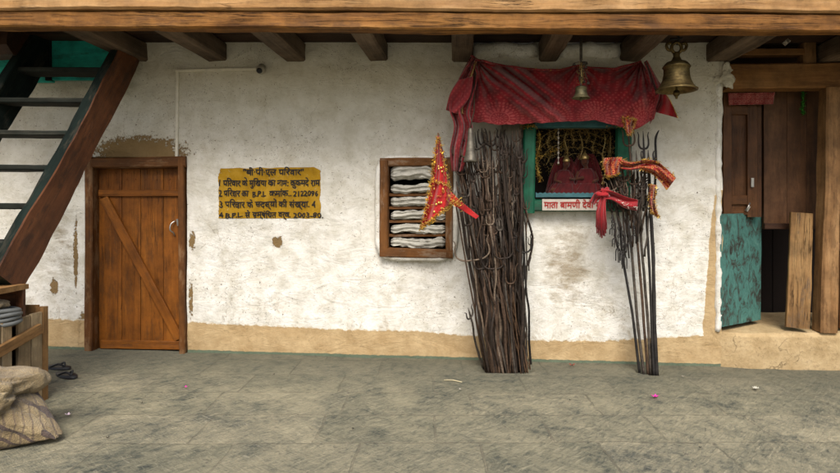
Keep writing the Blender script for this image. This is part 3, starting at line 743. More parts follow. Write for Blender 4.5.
# gilt bits on the frame corners
mb = MB(); mb.fringe([P(519, 127, -.16), P(536, 126, -.17)], 90, .022, .010); mb.fringe([P(608, 127, -.16), P(634, 126, -.17)], 70, .02, .010); build('gilt_edging', mb, M['gold'], S)
# idols
def idol(px, py, h, name, label, tw):
    b = Q(px, py, .16); root = thing(name, b, label, 'idol', None)
    mb = MB()
    hr = h*.105
    hc = b+Vector((tw*.02, -.02, h*.80))
    mb.blob(b+Vector((0, 0, h*.16)), (h*.27, h*.2, h*.17)); mb.blob(b+Vector((0, 0, h*.38)), (h*.155, h*.11, h*.24)); mb.blob(b+Vector((0, 0, h*.55)), (h*.19, h*.09, h*.09))
    mb.tube([b+Vector((0, 0, h*.58)), hc], [hr*.55, hr*.5], 10)
    mb.blob(hc, (hr*.82, hr*.9, hr*1.1), 20, 16)
    mb.blob(hc+Vector((0, -hr*.9, -hr*.12)), (hr*.14, hr*.2, hr*.25), 8, 8)
    for s in (-1, 1):
        sh = b+Vector((s*h*.18, 0, h*.55)); el = b+Vector((s*h*.26, -h*.06, h*.36)); ha = b+Vector((s*h*.13, -h*.2, h*.30+(.10*h if s*tw > 0 else 0)))
        mb.tube([sh, el], [h*.055, h*.042], 10); mb.tube([el, ha], [h*.042, h*.03], 10); mb.blob(ha, (h*.035, h*.03, h*.045), 10, 8)
        mb.tube([b+Vector((s*h*.1, 0, h*.1)), b+Vector((s*h*.34, -h*.16, h*.08)), b+Vector((-s*h*.05, -h*.24, h*.06))], [h*.09, h*.075, h*.05], 10)
        mb.blob(hc+Vector((s*hr*.82, .0, -hr*.05)), (hr*.1, hr*.16, hr*.28), 8, 8)
    def rm(o): m = o.modifiers.new('one_skin', 'REMESH'); m.mode = 'VOXEL'; m.voxel_size = .007; m.use_smooth_shade = True
    bo = build('body', mb, M['skin'], root, (rm,))
    e = MB()
    for s in (-1, 1): e.blob(hc+Vector((s*hr*.33, -hr*.80, hr*.06)), (hr*.17, hr*.1, hr*.08), 8, 6)
    e.tube([hc+Vector((-hr*.25, -hr*.8, -hr*.5)), hc+Vector((hr*.25, -hr*.8, -hr*.5))], hr*.06, 6)
    build('face_paint', e, M['ink'], root)
    rb = MB()
    def rf(u, v):
        a = lerp(-.15, math.pi+.15, u)+math.pi; z = lerp(.66, .02, v); r = lerp(.2, .46, v**.8)*(1+.07*math.sin(u*42+v*3))
        return b+Vector((math.cos(a)*h*r, -math.sin(a)*h*r*-.55*1, h*z))+Vector((0, h*.03, 0))
    def rback(u, v):
        a = lerp(0, math.pi, u); z = lerp(1.0, .0, v); r = lerp(.15, .50, v**.7)*(1+.06*math.sin(u*40+v*4))
        return b+Vector((math.cos(a)*h*r, math.sin(a)*h*r*.45+.0, h*z))
    rb.grid(rback, 60, 20)
    def lap(u, v):
        a = lerp(math.pi*1.02, math.pi*1.98, u); z = lerp(.26, .0, v); r = lerp(.30, .47, v)*(1+.06*math.sin(u*40+v*4))
        return b+Vector((math.cos(a)*h*r, math.sin(a)*h*r*.75, h*z))
    rb.grid(lap, 60, 12)
    def chest(u, v):
        a = 2*math.pi*u; z = lerp(.63, .14, v); r = (.12+.11*math.sin(min(1, v*2.2)*math.pi*.5)+.06*v)*(1+.05*math.sin(u*60+v*5))
        return b+Vector((math.cos(a)*h*r, math.sin(a)*h*r*.68, h*z))
    rb.grid(chest, 80, 20)
    build('robe', rb, M['robe'], root, (solid(.006),))
    cr = MB(); cr.lathe([(hr*.9, hr*.55), (hr*1.0, hr*.8), (hr*.8, hr*1.3), (hr*.5, hr*1.8), (hr*.12, hr*2.3), (0, hr*2.4)], hc, 16)
    build('crown', cr, M['gold_dim'], root)
idol(567, 193, .36, 'idol', 'smaller orange faced seated idol in the shrine, left one, wearing a gilt crown', 1)
idol(590, 194, .40, 'idol', 'taller dim red draped idol in the shrine, right of the orange faced one', -1)
# tinsel garlands: arcs of glitter
for k in range(7):
    r = 14+k*7.5; cx_, cy_ = 581, 178-k*.5
    a0, a1 = R(200+random.uniform(-8, 8)), R(340+random.uniform(-8, 8)); y = .26-.035*k
    path = []
    for i in range(24):
        a = lerp(a0, a1, i/23); q = (cx_+math.cos(a)*r*1.0+2.2*MN.noise((i*.5, k, 1)), cy_+math.sin(a)*r*.86+2.5*MN.noise((i*.5, k, 5)))
        path.append(Q(min(612, max(535, q[0])), max(128, q[1]), y))
    mb = MB(); mb.tube(path, .002, 4); mb.fringe(path, 120+k*44, .020, .020)
    tag(build('tinsel_garland', mb, M['gold_dim']), 'arched strand of dull gold tinsel hung in the shrine around the idols', 'garland', 'tinsel strands inside the shrine')
mb = MB()
p1 = [Q(538+2*math.sin(i), 130+i*6.5, -.03+.01*i % .03) for i in range(9)]; mb.tube(p1, .003, 4); mb.fringe(p1, 200, .022, .016); p2 = [Q(541+i*3.2, 157-i*1.6, -.02) for i in range(8)]; mb.fringe(p2, 110, .022, .011)
tag(build('tinsel_garland', mb, M['gold']), 'bright gold tinsel hanging down the left side of the shrine opening', 'garland')
mb = MB(); p1 = [Q(558, 128+i*5, -.02) for i in range(8)]; mb.tube(p1, .003, 4)
for i in range(8): mb.blob(p1[i], (.010, .010, .013), 8, 6)
tag(build('bead_string', mb, M['signwhite']), 'pale bead string hanging in front of the orange faced idol', 'beads')
for k, (px, ln) in enumerate([(549, 20), (556, 12), (567, 26), (574, 16), (583, 30), (590, 14), (597, 24)]):
    mb = MB(); p1 = [Q(px+1.6*math.sin(i*1.1+k), 128+ln*i/6, .02+.015*k) for i in range(7)]; mb.tube(p1, .0025, 4); mb.fringe(p1, 30+ln*4, .017, .012)
    tag(build('tinsel_garland', mb, M['gold_dim']), 'short strand of glitter hanging from the head of the shrine opening', 'garland', 'short tinsel strands under the shrine head')
mb = MB(); p1 = [Q(604+1.5*math.sin(i*1.3), 132+i*6.2, .0) for i in range(10)]; mb.tube(p1, .003, 4); mb.fringe(p1, 150, .018, .016)
tag(build('tinsel_garland', mb, M['gold_dim']), 'glitter strand hanging down the right side of the shrine opening', 'garland')

# ------------------------------------------------------------------ red canopy cloth
def poly(pts, t):
    return catmull([(a, b, 0) for a, b in pts], 2)[0] if False else None
TOP = [(471, 56), (480, 60), (500, 65), (530, 69), (556, 70), (580, 66), (600, 68.5), (622, 67), (641, 61)]
MID = [(455, 88), (470, 93), (495, 96), (525, 98), (555, 98), (580, 97), (605, 97), (632, 96), (655, 91)]
BOT = [(451, 112), (466, 120), (490, 124), (522, 124), (552, 122), (580, 121), (608, 123), (634, 129), (654, 119)]
NU, NV = 180, 64
cT, cM, cB = [catmull([(a, b, 0) for a, b in q], NU+1) for q in (TOP, MID, BOT)]
def canopy(u, v):
    i = round(u*NU); a, m, b = cT[i], cM[i], cB[i]
    q = a*(1-v)**2*1+m*0; w0 = (1-v)*(1-2*v); w1 = 4*v*(1-v); w2 = v*(2*v-1); q = a*w0+m*w1+b*w2
    px, py = q.x, q.y+(2.2*MN.noise((u*11, 2, 4))+1.2*MN.noise((u*34, 2, 4)))*v+1.6*MN.noise((u*14, 9, 4))*(1-v)
    y = -.16-.13*math.sin(min(1, v*1.25)*math.pi*.55)
    n = (px-482)*.62-(py-62)*.78
    left = max(0, min(1, (575-px)/60))
    y -= left*(.17*math.exp(-((n-3)/4)**2)+.14*math.exp(-((n-16)/4.5)**2)-.07*math.exp(-((n-10)/3)**2)+.12*math.exp(-((n+9)/4.5)**2)+.10*math.exp(-((n-29)/5)**2)-.04*math.exp(-((n-22)/3)**2))
    rt = max(0, min(1, (px-595)/40)); m2 = (640-px)*.55-(py-62)*.8+4
    y -= rt*(.07*math.exp(-((m2+8)/5)**2)+.07*math.exp(-((m2+26)/6)**2))
    for (gx, gy, k, am, rg) in ((474, 57, 17, .055, 55), (641, 61, 15, .05, 50), (580, 64, 12, .03, 42)):
        dx, dy = px-gx, py-gy; dd = math.hypot(dx, dy); an = math.atan2(dy, dx)
        y += am*math.sin(an*k)*math.exp(-(dd/rg)**2)*min(1, dd/10)
    y += .05*MN.noise((px*.06, py*.04, 2))+.022*MN.noise((px*.16, py*.1, 2))+.006*MN.noise((px*.4, py*.3, 2))
    return P(px, py, y)
ct = thing('canopy_cloth', P(555, 122, -.25), 'crimson printed cloth with rosettes draped under the joists above the shrine', 'cloth')
mb = MB(); mb.grid(canopy, NU, NV, lambda u, v: Vector((u*1.9, v*.62, 0))); build('cloth', mb, M['canopy'], ct, (solid(.003),))
mb = MB(); mb.tube([canopy(i/60, 0)+Vector((0, -.006, 0)) for i in range(61)], .010, 6); mb.fringe([canopy(i/60, 0)+Vector((0, -.012, 0)) for i in range(20, 61)], 160, .014, .006)
build('hem', mb, M['canopy'], ct).data.materials.append(M['gold'])
for o in [ct.children[-1]]:
    for f in o.data.polygons:
        if len(f.vertices) == 4 and not f.use_smooth: f.material_index = 1
def strip(Lp, Rp, yf, nu=24, nv=60, gs=1.0):
    l = catmull([(a, b, 0) for a, b in Lp], nv+1); r = catmull([(a, b, 0) for a, b in Rp], nv+1); mb = MB()
    def fn(u, v):
        j = round(v*nv); q = l[j].lerp(r[j], u); return P(q.x, q.y, yf(u, v))
    def gf(u, v):
        j = round(v*nv); q = l[j].lerp(r[j], u); return Vector((q.x/105*gs, q.y/105*gs, 0))
    mb.grid(fn, nu, nv, gf); return mb, fn
mb, fn = strip([(472, 57), (456, 84), (449, 106), (454, 126), (450, 150), (452, 171)], [(480, 60), (476, 86), (470, 112), (473, 128), (470, 150), (463, 172)], lambda u, v: -.26-.05*math.sin(u*13+v*4)-.10*math.sin(v*math.pi)-.02*math.sin(u*29))
build('cloth_tail', mb, M['canopy'], ct, (solid(.003),))
mb = MB(); e = [fn(.62, .05+.4*i/20)+Vector((0, -.03, 0)) for i in range(21)]; mb.tube(e, .007, 6); mb.fringe(e, 220, .016, .007); build('gold_trim', mb, M['gold_dim'], ct)
mb, fn = strip([(458, 80), (450, 94), (446, 110)], [(473, 76), (470, 96), (457, 114)], lambda u, v: -.40-.03*math.sin(u*7+v*3), 16, 20)
build('cloth_corner', mb, M['canopy'], ct, (solid(.003),))
mb, fn = strip([(644, 62), (650, 84), (652, 100), (650, 124)], [(647, 60), (658, 80), (664, 92), (656, 112)], lambda u, v: -.28-.05*math.sin(u*9+v*5), 16, 40); build('cloth_end', mb, M['canopy'], ct, (solid(.003),))
mb, fn = strip([(655, 95), (655, 104), (656, 112)], [(665, 93), (671, 102), (678, 118)], lambda u, v: -.30-.04*math.sin(u*8+v*6), 20, 20); build('cloth_knot', mb, M['redplain'], ct, (solid(.003),))
mb = MB(); e = [fn(1, i/10) for i in range(11)]; mb.tube(e, .004, 5); mb.fringe(e, 60, .012, .003); build('gold_trim', mb, M['gold'], ct)

# ------------------------------------------------------------------ bells
def bell(px, py_lip, Y, r, h, label, m, hook_py, rim=True, group=None):
    lip = P(px, py_lip, Y); root = thing('bell', lip, label, 'bell', group)
    pr = [(0, h), (r*.30, h*.99), (r*.48, h*.95), (r*.60, h*.86), (r*.67, h*.78), (r*.64, h*.76), (r*.60, h*.70), (r*.62, h*.50), (r*.68, h*.32), (r*.78, h*.17), (r*.90, h*.07), (r, h*.02), (r*1.0, -h*.02), (r*.94, -h*.02), (r*.86, h*.06), (r*.70, h*.2), (r*.58, h*.5), (r*.5, h*.8), (0, h*.9)]
    mb = MB(); mb.lathe(pr, lip, 40); build('bell_body', mb, m, root)
    mb = MB(); mb.tube([lip+Vector((0, 0, h*.8)), lip+Vector((0, 0, h*.05)), lip+Vector((0, 0, -h*.06))], [r*.05, r*.05, r*.07], 8)
    mb.blob(lip+Vector((0, 0, -h*.11)), (r*.17, r*.17, h*.12), 12, 10); mb.tube([lip+Vector((0, 0, -h*.2)), lip+Vector((0, 0, -h*.3))], [r*.08, r*.05], 8); build('clapper', mb, m, root)
    return root, lip
b, lip = bell(676.5, 90, -.62, .172, .245, 'large brass temple bell hanging at the right of the red cloth', M['brass'], 40)
mb = MB(); top = lip+Vector((0, 0, .235))
mb.lathe([(.055, 0), (.04, .02), (.026, .05), (.03, .075), (.02, .085)], top, 16)
ring = [top+Vector((math.cos(a)*.042, 0, .12+math.sin(a)*.045)) for a in [i*2*math.pi/16 for i in range(18)]]; mb.tube(ring, .014, 8, caps=False)
for s in (-1, 1): mb.tube(catmull([top+Vector((s*.035, 0, .10)), top+Vector((s*.07, 0, .105)), top+Vector((s*.085, 0, .14)), top+Vector((s*.065, 0, .165)), top+Vector((s*.05, 0, .15))], 14), .013, 8)
build('crown_loop', mb, M['brass'], b)
mb = MB(); mb.tube(catmull([top+Vector((0, 0, .15)), top+Vector((.02, 0, .19)), top+Vector((0, 0, .27)), top+Vector((0, 0, .36))], 12), .012, 8); mb.tube([top+Vector((-.05, .0, .19)), top+Vector((.05, 0, .20))], .011, 8); build('hook', mb, M['iron'][3], b)
b, lip = bell(581, 98, -.58, .078, .105, 'small green bronze bell in front of the middle of the red cloth', M['brass_dull'], 60)
mb = MB(); tp = lip+Vector((0, 0, .10))
for k in range(5):
    c = tp+Vector((0, 0, .02+k*.042)); a = [c+Vector((math.cos(i*.45)*.016*(1 if k % 2 else .3), math.cos(i*.45)*.016*(.3 if k % 2 else 1), math.sin(i*.45)*.028)) for i in range(16)]; mb.tube(a, .006, 6, caps=False)
pt = P(582, 30, -.58); mb.tube([tp+Vector((0, 0, .22)), Vector((tp.x, tp.y, Z_(62)+.05))], .012, 8)
for k in range(9):
    c = tp+Vector((random.uniform(-.06, .06), random.uniform(-.03, .02), random.uniform(.0, .2))); mb.lathe([(0, .022), (.010, .02), (.013, .004), (.018, 0), (.012, .002)], c, 10); mb.tube([c+Vector((0, 0, .02)), tp+Vector((0, 0, .21))], .003, 4)
build('bell_chain', mb, M['iron'][2], b)
mb = MB(); mb.tube([tp+Vector((0, -.02, .02)), tp+Vector((0, -.02, .2))], .004, 6); mb.fringe([tp+Vector((0, -.02, .02)), tp+Vector((0, -.02, .2))], 150, .018, .016); build('tinsel', mb, M['gold_dim'], b)
lip = P(470.5, 162, -.45); b = thing('bell', lip, 'long narrow grey bronze bell hanging over the top of the trident bundle', 'bell')
mb = MB(); mb.lathe([(0, .30), (.018, .295), (.024, .27), (.028, .2), (.040, .1), (.058, .02), (.066, 0), (.06, 0), (.04, .08), (.02, .25), (0, .27)], lip, 28); build('bell_body', mb, M['bell_grey'], b)
mb = MB(); mb.tube([lip+Vector((0, 0, .2)), lip+Vector((0, 0, -.01))], .006, 6); mb.blob(lip+Vector((0, 0, -.012)), (.012, .012, .016), 8, 6); build('clapper', mb, M['iron'][2], b)
mb = MB(); mb.tube([lip+Vector((0, 0, .29)), lip+Vector((.01, 0, .36)), P(474, 112, -.42), P(475, 66, -.3)], .006, 6); build('cord', mb, M['iron'][1], b)

# ------------------------------------------------------------------ tridents
def trident(foot, tip, label, group, rad=.011, head=(.065, .13), yaw=0, mat=None, bend=.02, curl=.02, prongs=True, twist=False):
    foot, tip = Vector(foot), Vector(tip); ax = (tip-foot); L = ax.length; ax.normalize()
    root = thing('trident', foot, label, 'trident', group); mat = mat or M['iron'][random.choice([0, 0, 0, 1, 1, 2, 0, 1, 4])]; mb = MB()
    sd = Vector((math.cos(yaw), math.sin(yaw), 0)); sd = (sd-ax*sd.dot(ax)).normalized(); fw = ax.cross(sd)
    n = max(4, int(L/.075)); s0 = random.uniform(0, 50); hw, hh = head; pts = []
    top = L-hh if prongs else L
    for i in range(n+1):
        t = i/n; q = foot+ax*(top*t)+(Vector((MN.noise((s0, t*2.2, 0)), MN.noise((s0, t*2.2, 9)), 0))*bend)*math.sin(math.pi*t)+Vector((MN.noise((s0+9, t*7, 0)), MN.noise((s0+9, t*7, 9)), 0))*bend*.22*min(1, t*6)
        pts.append(q)
    mb.tube(pts, [rad*(1.1-.25*i/n)*(1+.12*MN.noise((s0, i*.9, 3))) for i in range(n+1)], 7); build('shaft', mb, mat, root)
    if prongs:
        b0 = pts[-1]; pm = MB()
        r = rad*.8
        pm.tube([b0-ax*.01, b0+ax*hh*.5, b0+ax*hh], [r, r*.9, r*.25], 6)
        for s in (-1, 1):
            a = [b0, b0+sd*s*hw*.55+ax*hh*.02, b0+sd*s*hw*.95+ax*hh*.20, b0+sd*s*hw+ax*hh*.5, b0+sd*s*(hw*.92)+ax*hh*.75, b0+sd*s*(hw*.92+curl)+ax*hh*.95]
            pm.tube(catmull(a, 14), [r*(1-.7*(i/13)**2) for i in range(14)], 6)
        pm.blob(b0, (r*1.5, r*1.5, r*1.7), 8, 6)
        build('prongs', pm, mat, root)
    return root
GL = 'tridents packed in the large bundle left of the shrine'
LBL = 'thin rusty iron trident packed upright in the dense bundle left of the shrine'
def ff(px, py):                                                 # a point on the floor seen at that pixel
    d = 1.46; 
    for _ in range(6):
        Y = F*d/(py-CY)-D; x = (px-CX)/F*(D+Y); d = H-floor_z(x)
    return Vector((x, Y, floor_z(x)-.03))
for i in range(118):
    t = random.random(); lay = random.random()
    Yb = lerp(-.10, -.40, lay)
    fx = X_(lerp(487, 524, t)+random.gauss(0, 1.5)); foot = Vector((fx, Yb, floor_z(fx)-.05))
    py = random.choice([random.uniform(126, 150), random.uniform(140, 185), random.uniform(165, 215), random.uniform(150, 240)])
    if lay > .6: py += 14
    tx = lerp(457, 521, max(0, min(1, t+random.gauss(0, .30))))
    if py > 190: tx = lerp(475, 510, t)
    tip = P(tx, py, lerp(-.13, -.42, lay)+random.uniform(-.03, .03))
    trident(foot, tip, LBL, GL, random.choice([random.uniform(.006, .010), random.uniform(.008, .0135)]), (random.uniform(.022, .062), random.uniform(.07, .16)), random.uniform(-1.0, 1.0), None, random.choice([.04, .06, .09, .15]), random.choice([0, .01, .02, -.01]))
# slender rods low in the bundle
for i in range(26):
    px = random.uniform(507, 529); foot = Vector((X_(px), random.uniform(-.42, -.2), floor_z(X_(px))-.03))
    tag(trident(foot, P(random.uniform(498, 516), random.uniform(250, 300), foot.y+.03), 'thin dry reddish twig standing in the foot of the trident bundle', 'twigs at the foot of the trident bundle', .004, mat=M['twig'], prongs=False, bend=.05), None, 'twig').name = 'twig'
Ys = -.46
for (fp, tp_, yaw, hd, lab) in [
    ((531, 364), (523, 231), .1, (.068, .20), 'wide black trident leaning on the right edge of the large bundle'),
    ((489, 368), (470, 236), .0, (.15, .22), 'broad forked trident at the left edge of the large bundle below the window corner'),
    ((494, 369), (478, 240), .3, (.07, .26), 'trident with long narrow prongs just right of the broad forked one'),
    ((500, 370), (492, 242), -.1, (.10, .24), 'deep forked trident standing in the middle front of the large bundle'),
    ((506, 370), (503, 236), .2, (.085, .20), 'right hand one of the middle front forked tridents'),
    ((486, 367), (459, 188), .2, (.06, .16), 'tall thin trident leaning out left past the window edge'),
    ((488, 368), (465, 205), .5, (.05, .18), 'thin trident behind the pennant tail at the left of the bundle'),
    ((484, 366), (468, 308), 1.0, (.05, .10), 'short hooked trident low at the left of the large bundle'),
    ((508, 368), (511, 262), .0, (.045, .20), 'small straight trident in the lower right of the bundle')]:
    trident(ff(*fp), P(*tp_, Ys), lab, 'tridents standing out of the large bundle', .0105, hd, yaw, M['iron'][3] if fp[0] > 525 else None, .03, .022)
# small votive tridents tied along the right edge
for i in range(12):
    px, py = random.uniform(510, 529), random.uniform(168, 238)
    trident(P(px, py+34, -.34-.05*random.random()), P(px+random.uniform(-3, 2), py, -.36), 'tiny votive trident tied to the right side of the large bundle', 'votive tridents tied to the large bundle', .006, (.025, .07), random.uniform(-.5, .5), None, .03)
mb = MB(); mb.hewn((X_(513), -.05, floor_z(0)-.05), P(511, 112, -.07), .17, .13, up=(0, 1, 0), wob=.012)
tag(build('post', mb, M['grey_post']), 'grey weathered timber post behind the trident bundle', 'post')
# right-hand cluster
RB = 'tridents in the small cluster right of the shrine'
for (fp, tp_, rad, mt, lab) in [
    ((640, 372), (613, 176), .012, 3, 'leftmost long iron trident of the small cluster right of the shrine'),
    ((644, 373), (621, 160), .013, 2, 'second long iron trident from the left in the small cluster'),
    ((648, 373), (628, 128), .012, 1, 'long trident of the small cluster topped by the little red and gold cloth'),
    ((651, 373), (636, 150), .013, 2, 'rust brown trident in the middle of the small cluster'),
    ((654, 374), (643, 131), .012, 3, 'tall spiked trident of the small cluster right of the shrine'),
    ((657, 374), (648, 150), .017, 3, 'thick straight black trident at the right edge of the small cluster')]:
    trident(ff(*fp), P(*tp_, -.27), lab, RB, rad, (.05, .16), random.uniform(-.3, .3), M['iron'][mt], .015, .01)
mb = MB(); mb.tube(catmull([P(653, 215, -.24), P(656, 165, -.24), P(655.5, 140, -.24), P(659, 130, -.24)], 16), [.011]*12+[.009, .008, .006, .003], 7)
tag(build('iron_hook', mb, M['iron'][3]), 'tall iron rod with a bent tip at the right of the small cluster', 'iron rod')
for i in range(36):
    px = random.uniform(608, 652); py = random.uniform(158, 200); ln = random.uniform(30, 62)
    trident(P(px*.55+634*.45+random.uniform(-3, 3), py+ln, -.28-.06*random.random()), P(px, py, -.30-.05*random.random()), 'short rusty trident wedged among the long shafts of the small cluster', 'short tridents wedged in the small cluster', random.uniform(.006, .010), (random.uniform(.03, .055), random.uniform(.08, .14)), random.uniform(-.6, .6), None, .03)
for i, (px, py, l) in enumerate([(615, 220, 26), (618.5, 222, 38), (622, 226, 36), (625, 230, 38), (622.5, 238, 22), (629, 222, 30), (634, 218, 24), (612.5, 214, 20)]):
    mb = MB(); top = P(px, py, -.36); z0 = top.z; sc_ = l/105
    mb.tube([top, top-Vector((.004, 0, sc_*.65))], .004, 6)
    for k in range(3): c = top-Vector((0, 0, sc_*(.15+.2*k))); mb.tube([c+Vector((math.cos(a)*.009, 0, math.sin(a)*.014)) for a in [j*.7 for j in range(10)]], .0035, 5, caps=False)
    e = top-Vector((.004, 0, sc_*.65)); mb.tube([e, e-Vector((0, 0, sc_*.35))], [.006, .003], 6)
    for s in (-1, 1): mb.tube(catmull([e, e+Vector((s*.018, 0, -.015)), e+Vector((s*.02, 0, -sc_*.3))], 8), .005, 6)
    tag(build('votive_charm', mb, M['iron'][3]), 'little black iron charm dangling from the small trident cluster', 'charm', 'iron charms dangling from the small cluster')

# ------------------------------------------------------------------ pennant and scarves
pn = thing('pennant', P(455, 200, -.56), 'bright red triangular pennant with gold trim tied in front of the window', 'flag')
Lp = [(437, 136), (433.5, 165), (430, 190), (421, 229)]; Rp = [(439, 136), (444, 160), (449, 185), (455, 201)]
mb, fn = strip(Lp, Rp, lambda u, v: -.58-.05*math.sin(u*6+v*5)*v-.02*math.sin(u*17+v*9), 24, 60); build('flag_cloth', mb, M['redbright'], pn, (solid(.002),))
mb = MB()
for (pth, n) in (([fn(0, i/30) for i in range(31)], 330), ([fn(1, i/30) for i in range(31)], 150), ([fn(i/20, 1) for i in range(21)], 260), ([fn(i/12, .55+.1*i/12) for i in range(13)], 70), ([fn(i/12, .9-.25*i/12) for i in range(13)], 60)):
    mb.fringe([q+Vector((0, -.012, 0)) for q in pth], n, .026, .0095)
for k in range(10): mb.blob(fn(random.uniform(.2, .8), random.uniform(.3, .95))+Vector((0, -.012, 0)), (.010, .004, .010), 8, 6)
build('gold_trim', mb, M['gold'], pn)
mb, fn = strip([(451, 192), (462, 202), (479, 216)], [(449, 202), (460, 209), (476, 219)], lambda u, v: -.60-.04*math.sin(v*6), 10, 30); build('flag_tail', mb, M['redbright'], pn, (solid(.002),))
mb = MB(); mb.fringe([fn(.5, i/10)+Vector((0, -.02, 0)) for i in range(6)], 120, .022, .022); build('gold_trim', mb, M['gold'], pn)
mb = MB(); mb.tube([ff(487, 371), P(468, 275, -.50), P(456, 205, -.49), P(447, 170, -.50), P(438, 133, -.52)], .007, 7); build('pole', mb, M['iron'][1], pn)

def scarf(name, label, pieces, mat, gold_edges, cat='scarf'):
    p0 = pieces[0]; root = thing(name, P(*p0[0][0], -.36), label, cat)
    for k, (Lp, Rp, nmn) in enumerate(pieces):
        ph = random.uniform(0, 6)
        mb, fn = strip(Lp, Rp, lambda u, v: -.40-.035*math.sin(u*8+v*5+ph)-.015*math.sin(u*19+ph), 20, 30)
        build(nmn, mb, mat, root, (solid(.003),))
        for e, q in gold_edges.get(k, ()):
            gm = MB(); path = [fn(*((e, i/20) if q == 'v' else (i/20, e))) for i in range(21)]
            gm.fringe([w+Vector((0, -.008, 0)) for w in path], 90, .020, .007)
            build('gold_trim', gm, M['gold'], root)
    return root
scarf('scarf', 'red scarf with gold rings and tattered gold end tied around the small trident cluster', [
    ([(604, 158), (603, 166), (607, 178)], [(622, 157), (621, 165), (620, 173)], 'ragged_end'),
    ([(618, 157), (630, 162), (645, 160)], [(619, 168), (630, 170), (645, 168)], 'wrap'),
    ([(642, 160), (658, 162), (676, 178)], [(640, 169), (654, 175), (667, 190)], 'loose_end')], M['redring'], {0: ((0, 'v'), (1, 'h')), 1: ((0, 'v'),), 2: ((1, 'v'), (0, 'v'))})
scarf('scarf', 'little red and gold cloth tied at the shrine corner on top of a trident', [([(622, 118), (624, 126), (628, 136)], [(636, 119), (634, 126), (630, 136)], 'cloth')], M['redring'], {0: ((0, 'h'), (0, 'v'), (1, 'v'))})
scarf('scarf', 'narrow red and gold strip hanging down the right side of the small cluster', [([(650, 184), (649, 200), (651, 212)], [(656, 185), (655, 202), (659, 218)], 'cloth')], M['redring'], {0: ((0, 'v'), (1, 'v'), (1, 'h'))})
sash = thing('sash', P(603, 194, -.36), 'plain red sash knotted at the shrine sill with a long hanging tassel', 'sash')
mb = MB(); mb.blob(P(603.5, 194, -.40), (.05, .04, .045), 18, 12, 1.5, 18); build('knot', mb, M['redplain'], sash)
mb, fn = strip([(601, 188), (612, 191), (626, 197), (638, 200)], [(601, 199), (612, 200), (625, 208), (637, 211)], lambda u, v: -.39-.03*math.sin(u*7+v*4), 16, 40); build('band', mb, M['redplain'], sash, (solid(.004),))
mb = MB(); mb.fringe([fn(.7, .45+.55*i/10)+Vector((0, -.012, 0)) for i in range(11)], 46, .018, .010); build('white_fleck', mb, M['signwhite'], sash)
mb, fn = strip([(590, 201), (595, 193), (602, 190)], [(594, 205), (598, 200), (604, 198)], lambda u, v: -.38-.03*math.sin(u*7+v*4), 10, 20); build('loop', mb, M['redplain'], sash, (solid(.004),))
mb = MB()
for k in range(60):
    a = random.uniform(-1, 1); e = 240-abs(a)*8-random.uniform(0, 9); y = -.40+random.uniform(-.025, .025)
    mb.tube([P(603+a*2, 195, y), P(601+a*4.5, 212, y), P(601.5+a*5+random.uniform(-1, 1), e, y)], .0048, 5)
build('tassel', mb, M['redplain'], sash)

# ------------------------------------------------------------------ cloth stuffed in the window
for (py, hh, bulge, lab) in [(174.5, .105, .07, 'topmost and largest'), (188.5, .058, .03, 'second from the top'), (201.5, .065, .03, 'third from the top'), (215, .065, .03, 'fourth from the top'), (228.8, .066, .03, 'fifth from the top'), (243, .068, .035, 'lowest')]:
    mb = MB(); sd_ = py
    def cf(u, v):
        a = 2*math.pi*v; x = lerp(391, 445.5, u); en = min(1, 8*u+.55, 8*(1-u)+.55)
        rr = hh*.66*(1+.34*fbm(u*7, math.cos(a)*1.2, sd_, 3))*en
        wq = a+1.2*MN.noise((u*5, a, sd_)); crease = .016*MN.noise((u*4, wq*1.6, sd_))+.014*abs(MN.noise((u*4+wq*.9, wq*2.0, sd_)))+.004*abs(MN.noise((u*9+wq*2, wq*4, sd_)))
        lift = (.030*math.sin(math.pi*u)**2 if hh > .08 else 0)-(0 if hh > .08 else .008*math.sin(math.pi*u*2+sd_))+.008*MN.noise((u*5, 3, sd_))
        return Q(x, py, .03)+Vector((0, -math.copysign(abs(math.cos(a))**.7, math.cos(a))*(.075+bulge*.4)*en-crease*.8+.020*abs(math.sin((math.sin(a)*1.6+.35*MN.noise((u*3, 1, sd_))+sd_)*math.pi))*max(0, math.cos(a)), math.copysign(abs(math.sin(a))**.62, math.sin(a))*rr*.92+lift+crease*math.sin(a)*.8))
    mb.grid(cf, 130, 70); 
    tag(build('folded_cloth', mb, M['whitecloth']), f'dirty white folded cloth stuffed between the window slats, {lab}', 'folded cloth', 'folded cloths in the small window')

# ------------------------------------------------------------------ loose boards in the right doorway
mb = MB()
p0 = Vector((X_(718), .0, 0)); bl = P(719, 327, .0); br = P(759, 319.5, .36); tl_ = P(718.5, 214, .0); tr_ = P(760, 213, .36)
def bf(u, v): return bl.lerp(br, u).lerp(tl_.lerp(tr_, u), v)+Vector((0, .006*fbm(u*3, v*7, 2, 2), .004*MN.noise((u*9, v, 3))))
mb.grid(bf, 24, 60, lambda u, v: Vector((v*1.1, u*.5, 0)), smooth=False)
tag(build('half_door', mb, M['peel'], None, (solid(.035),)), 'peeling blue green half door standing ajar in the right doorway', 'half door')
mb = MB(); mb.hewn(P(797, 328, .02), P(801.5, 213, .12), .20, .045, up=(.25, 1, 0), wob=.008, ch=.12)
tag(build('plank', mb, M['plank']), 'weathered light brown plank leaning upright in the right doorway', 'plank')
mb, fn = strip([(728, 93), (729, 105)], [(775, 92), (773, 104)], lambda u, v: .12-.01*math.sin(u*20+v*4), 50, 14)
tag(build('banner', mb, M['banner'], None, (solid(.003),)), 'faded red printed strip hung under the lintel of the right doorway', 'banner')
mb = MB(); pth = [P(803+.6*math.sin(i*2), 92+i*2, .265) for i in range(12)]; mb.tube(pth, .005, 5); mb.fringe(pth, 110, .032, .009)
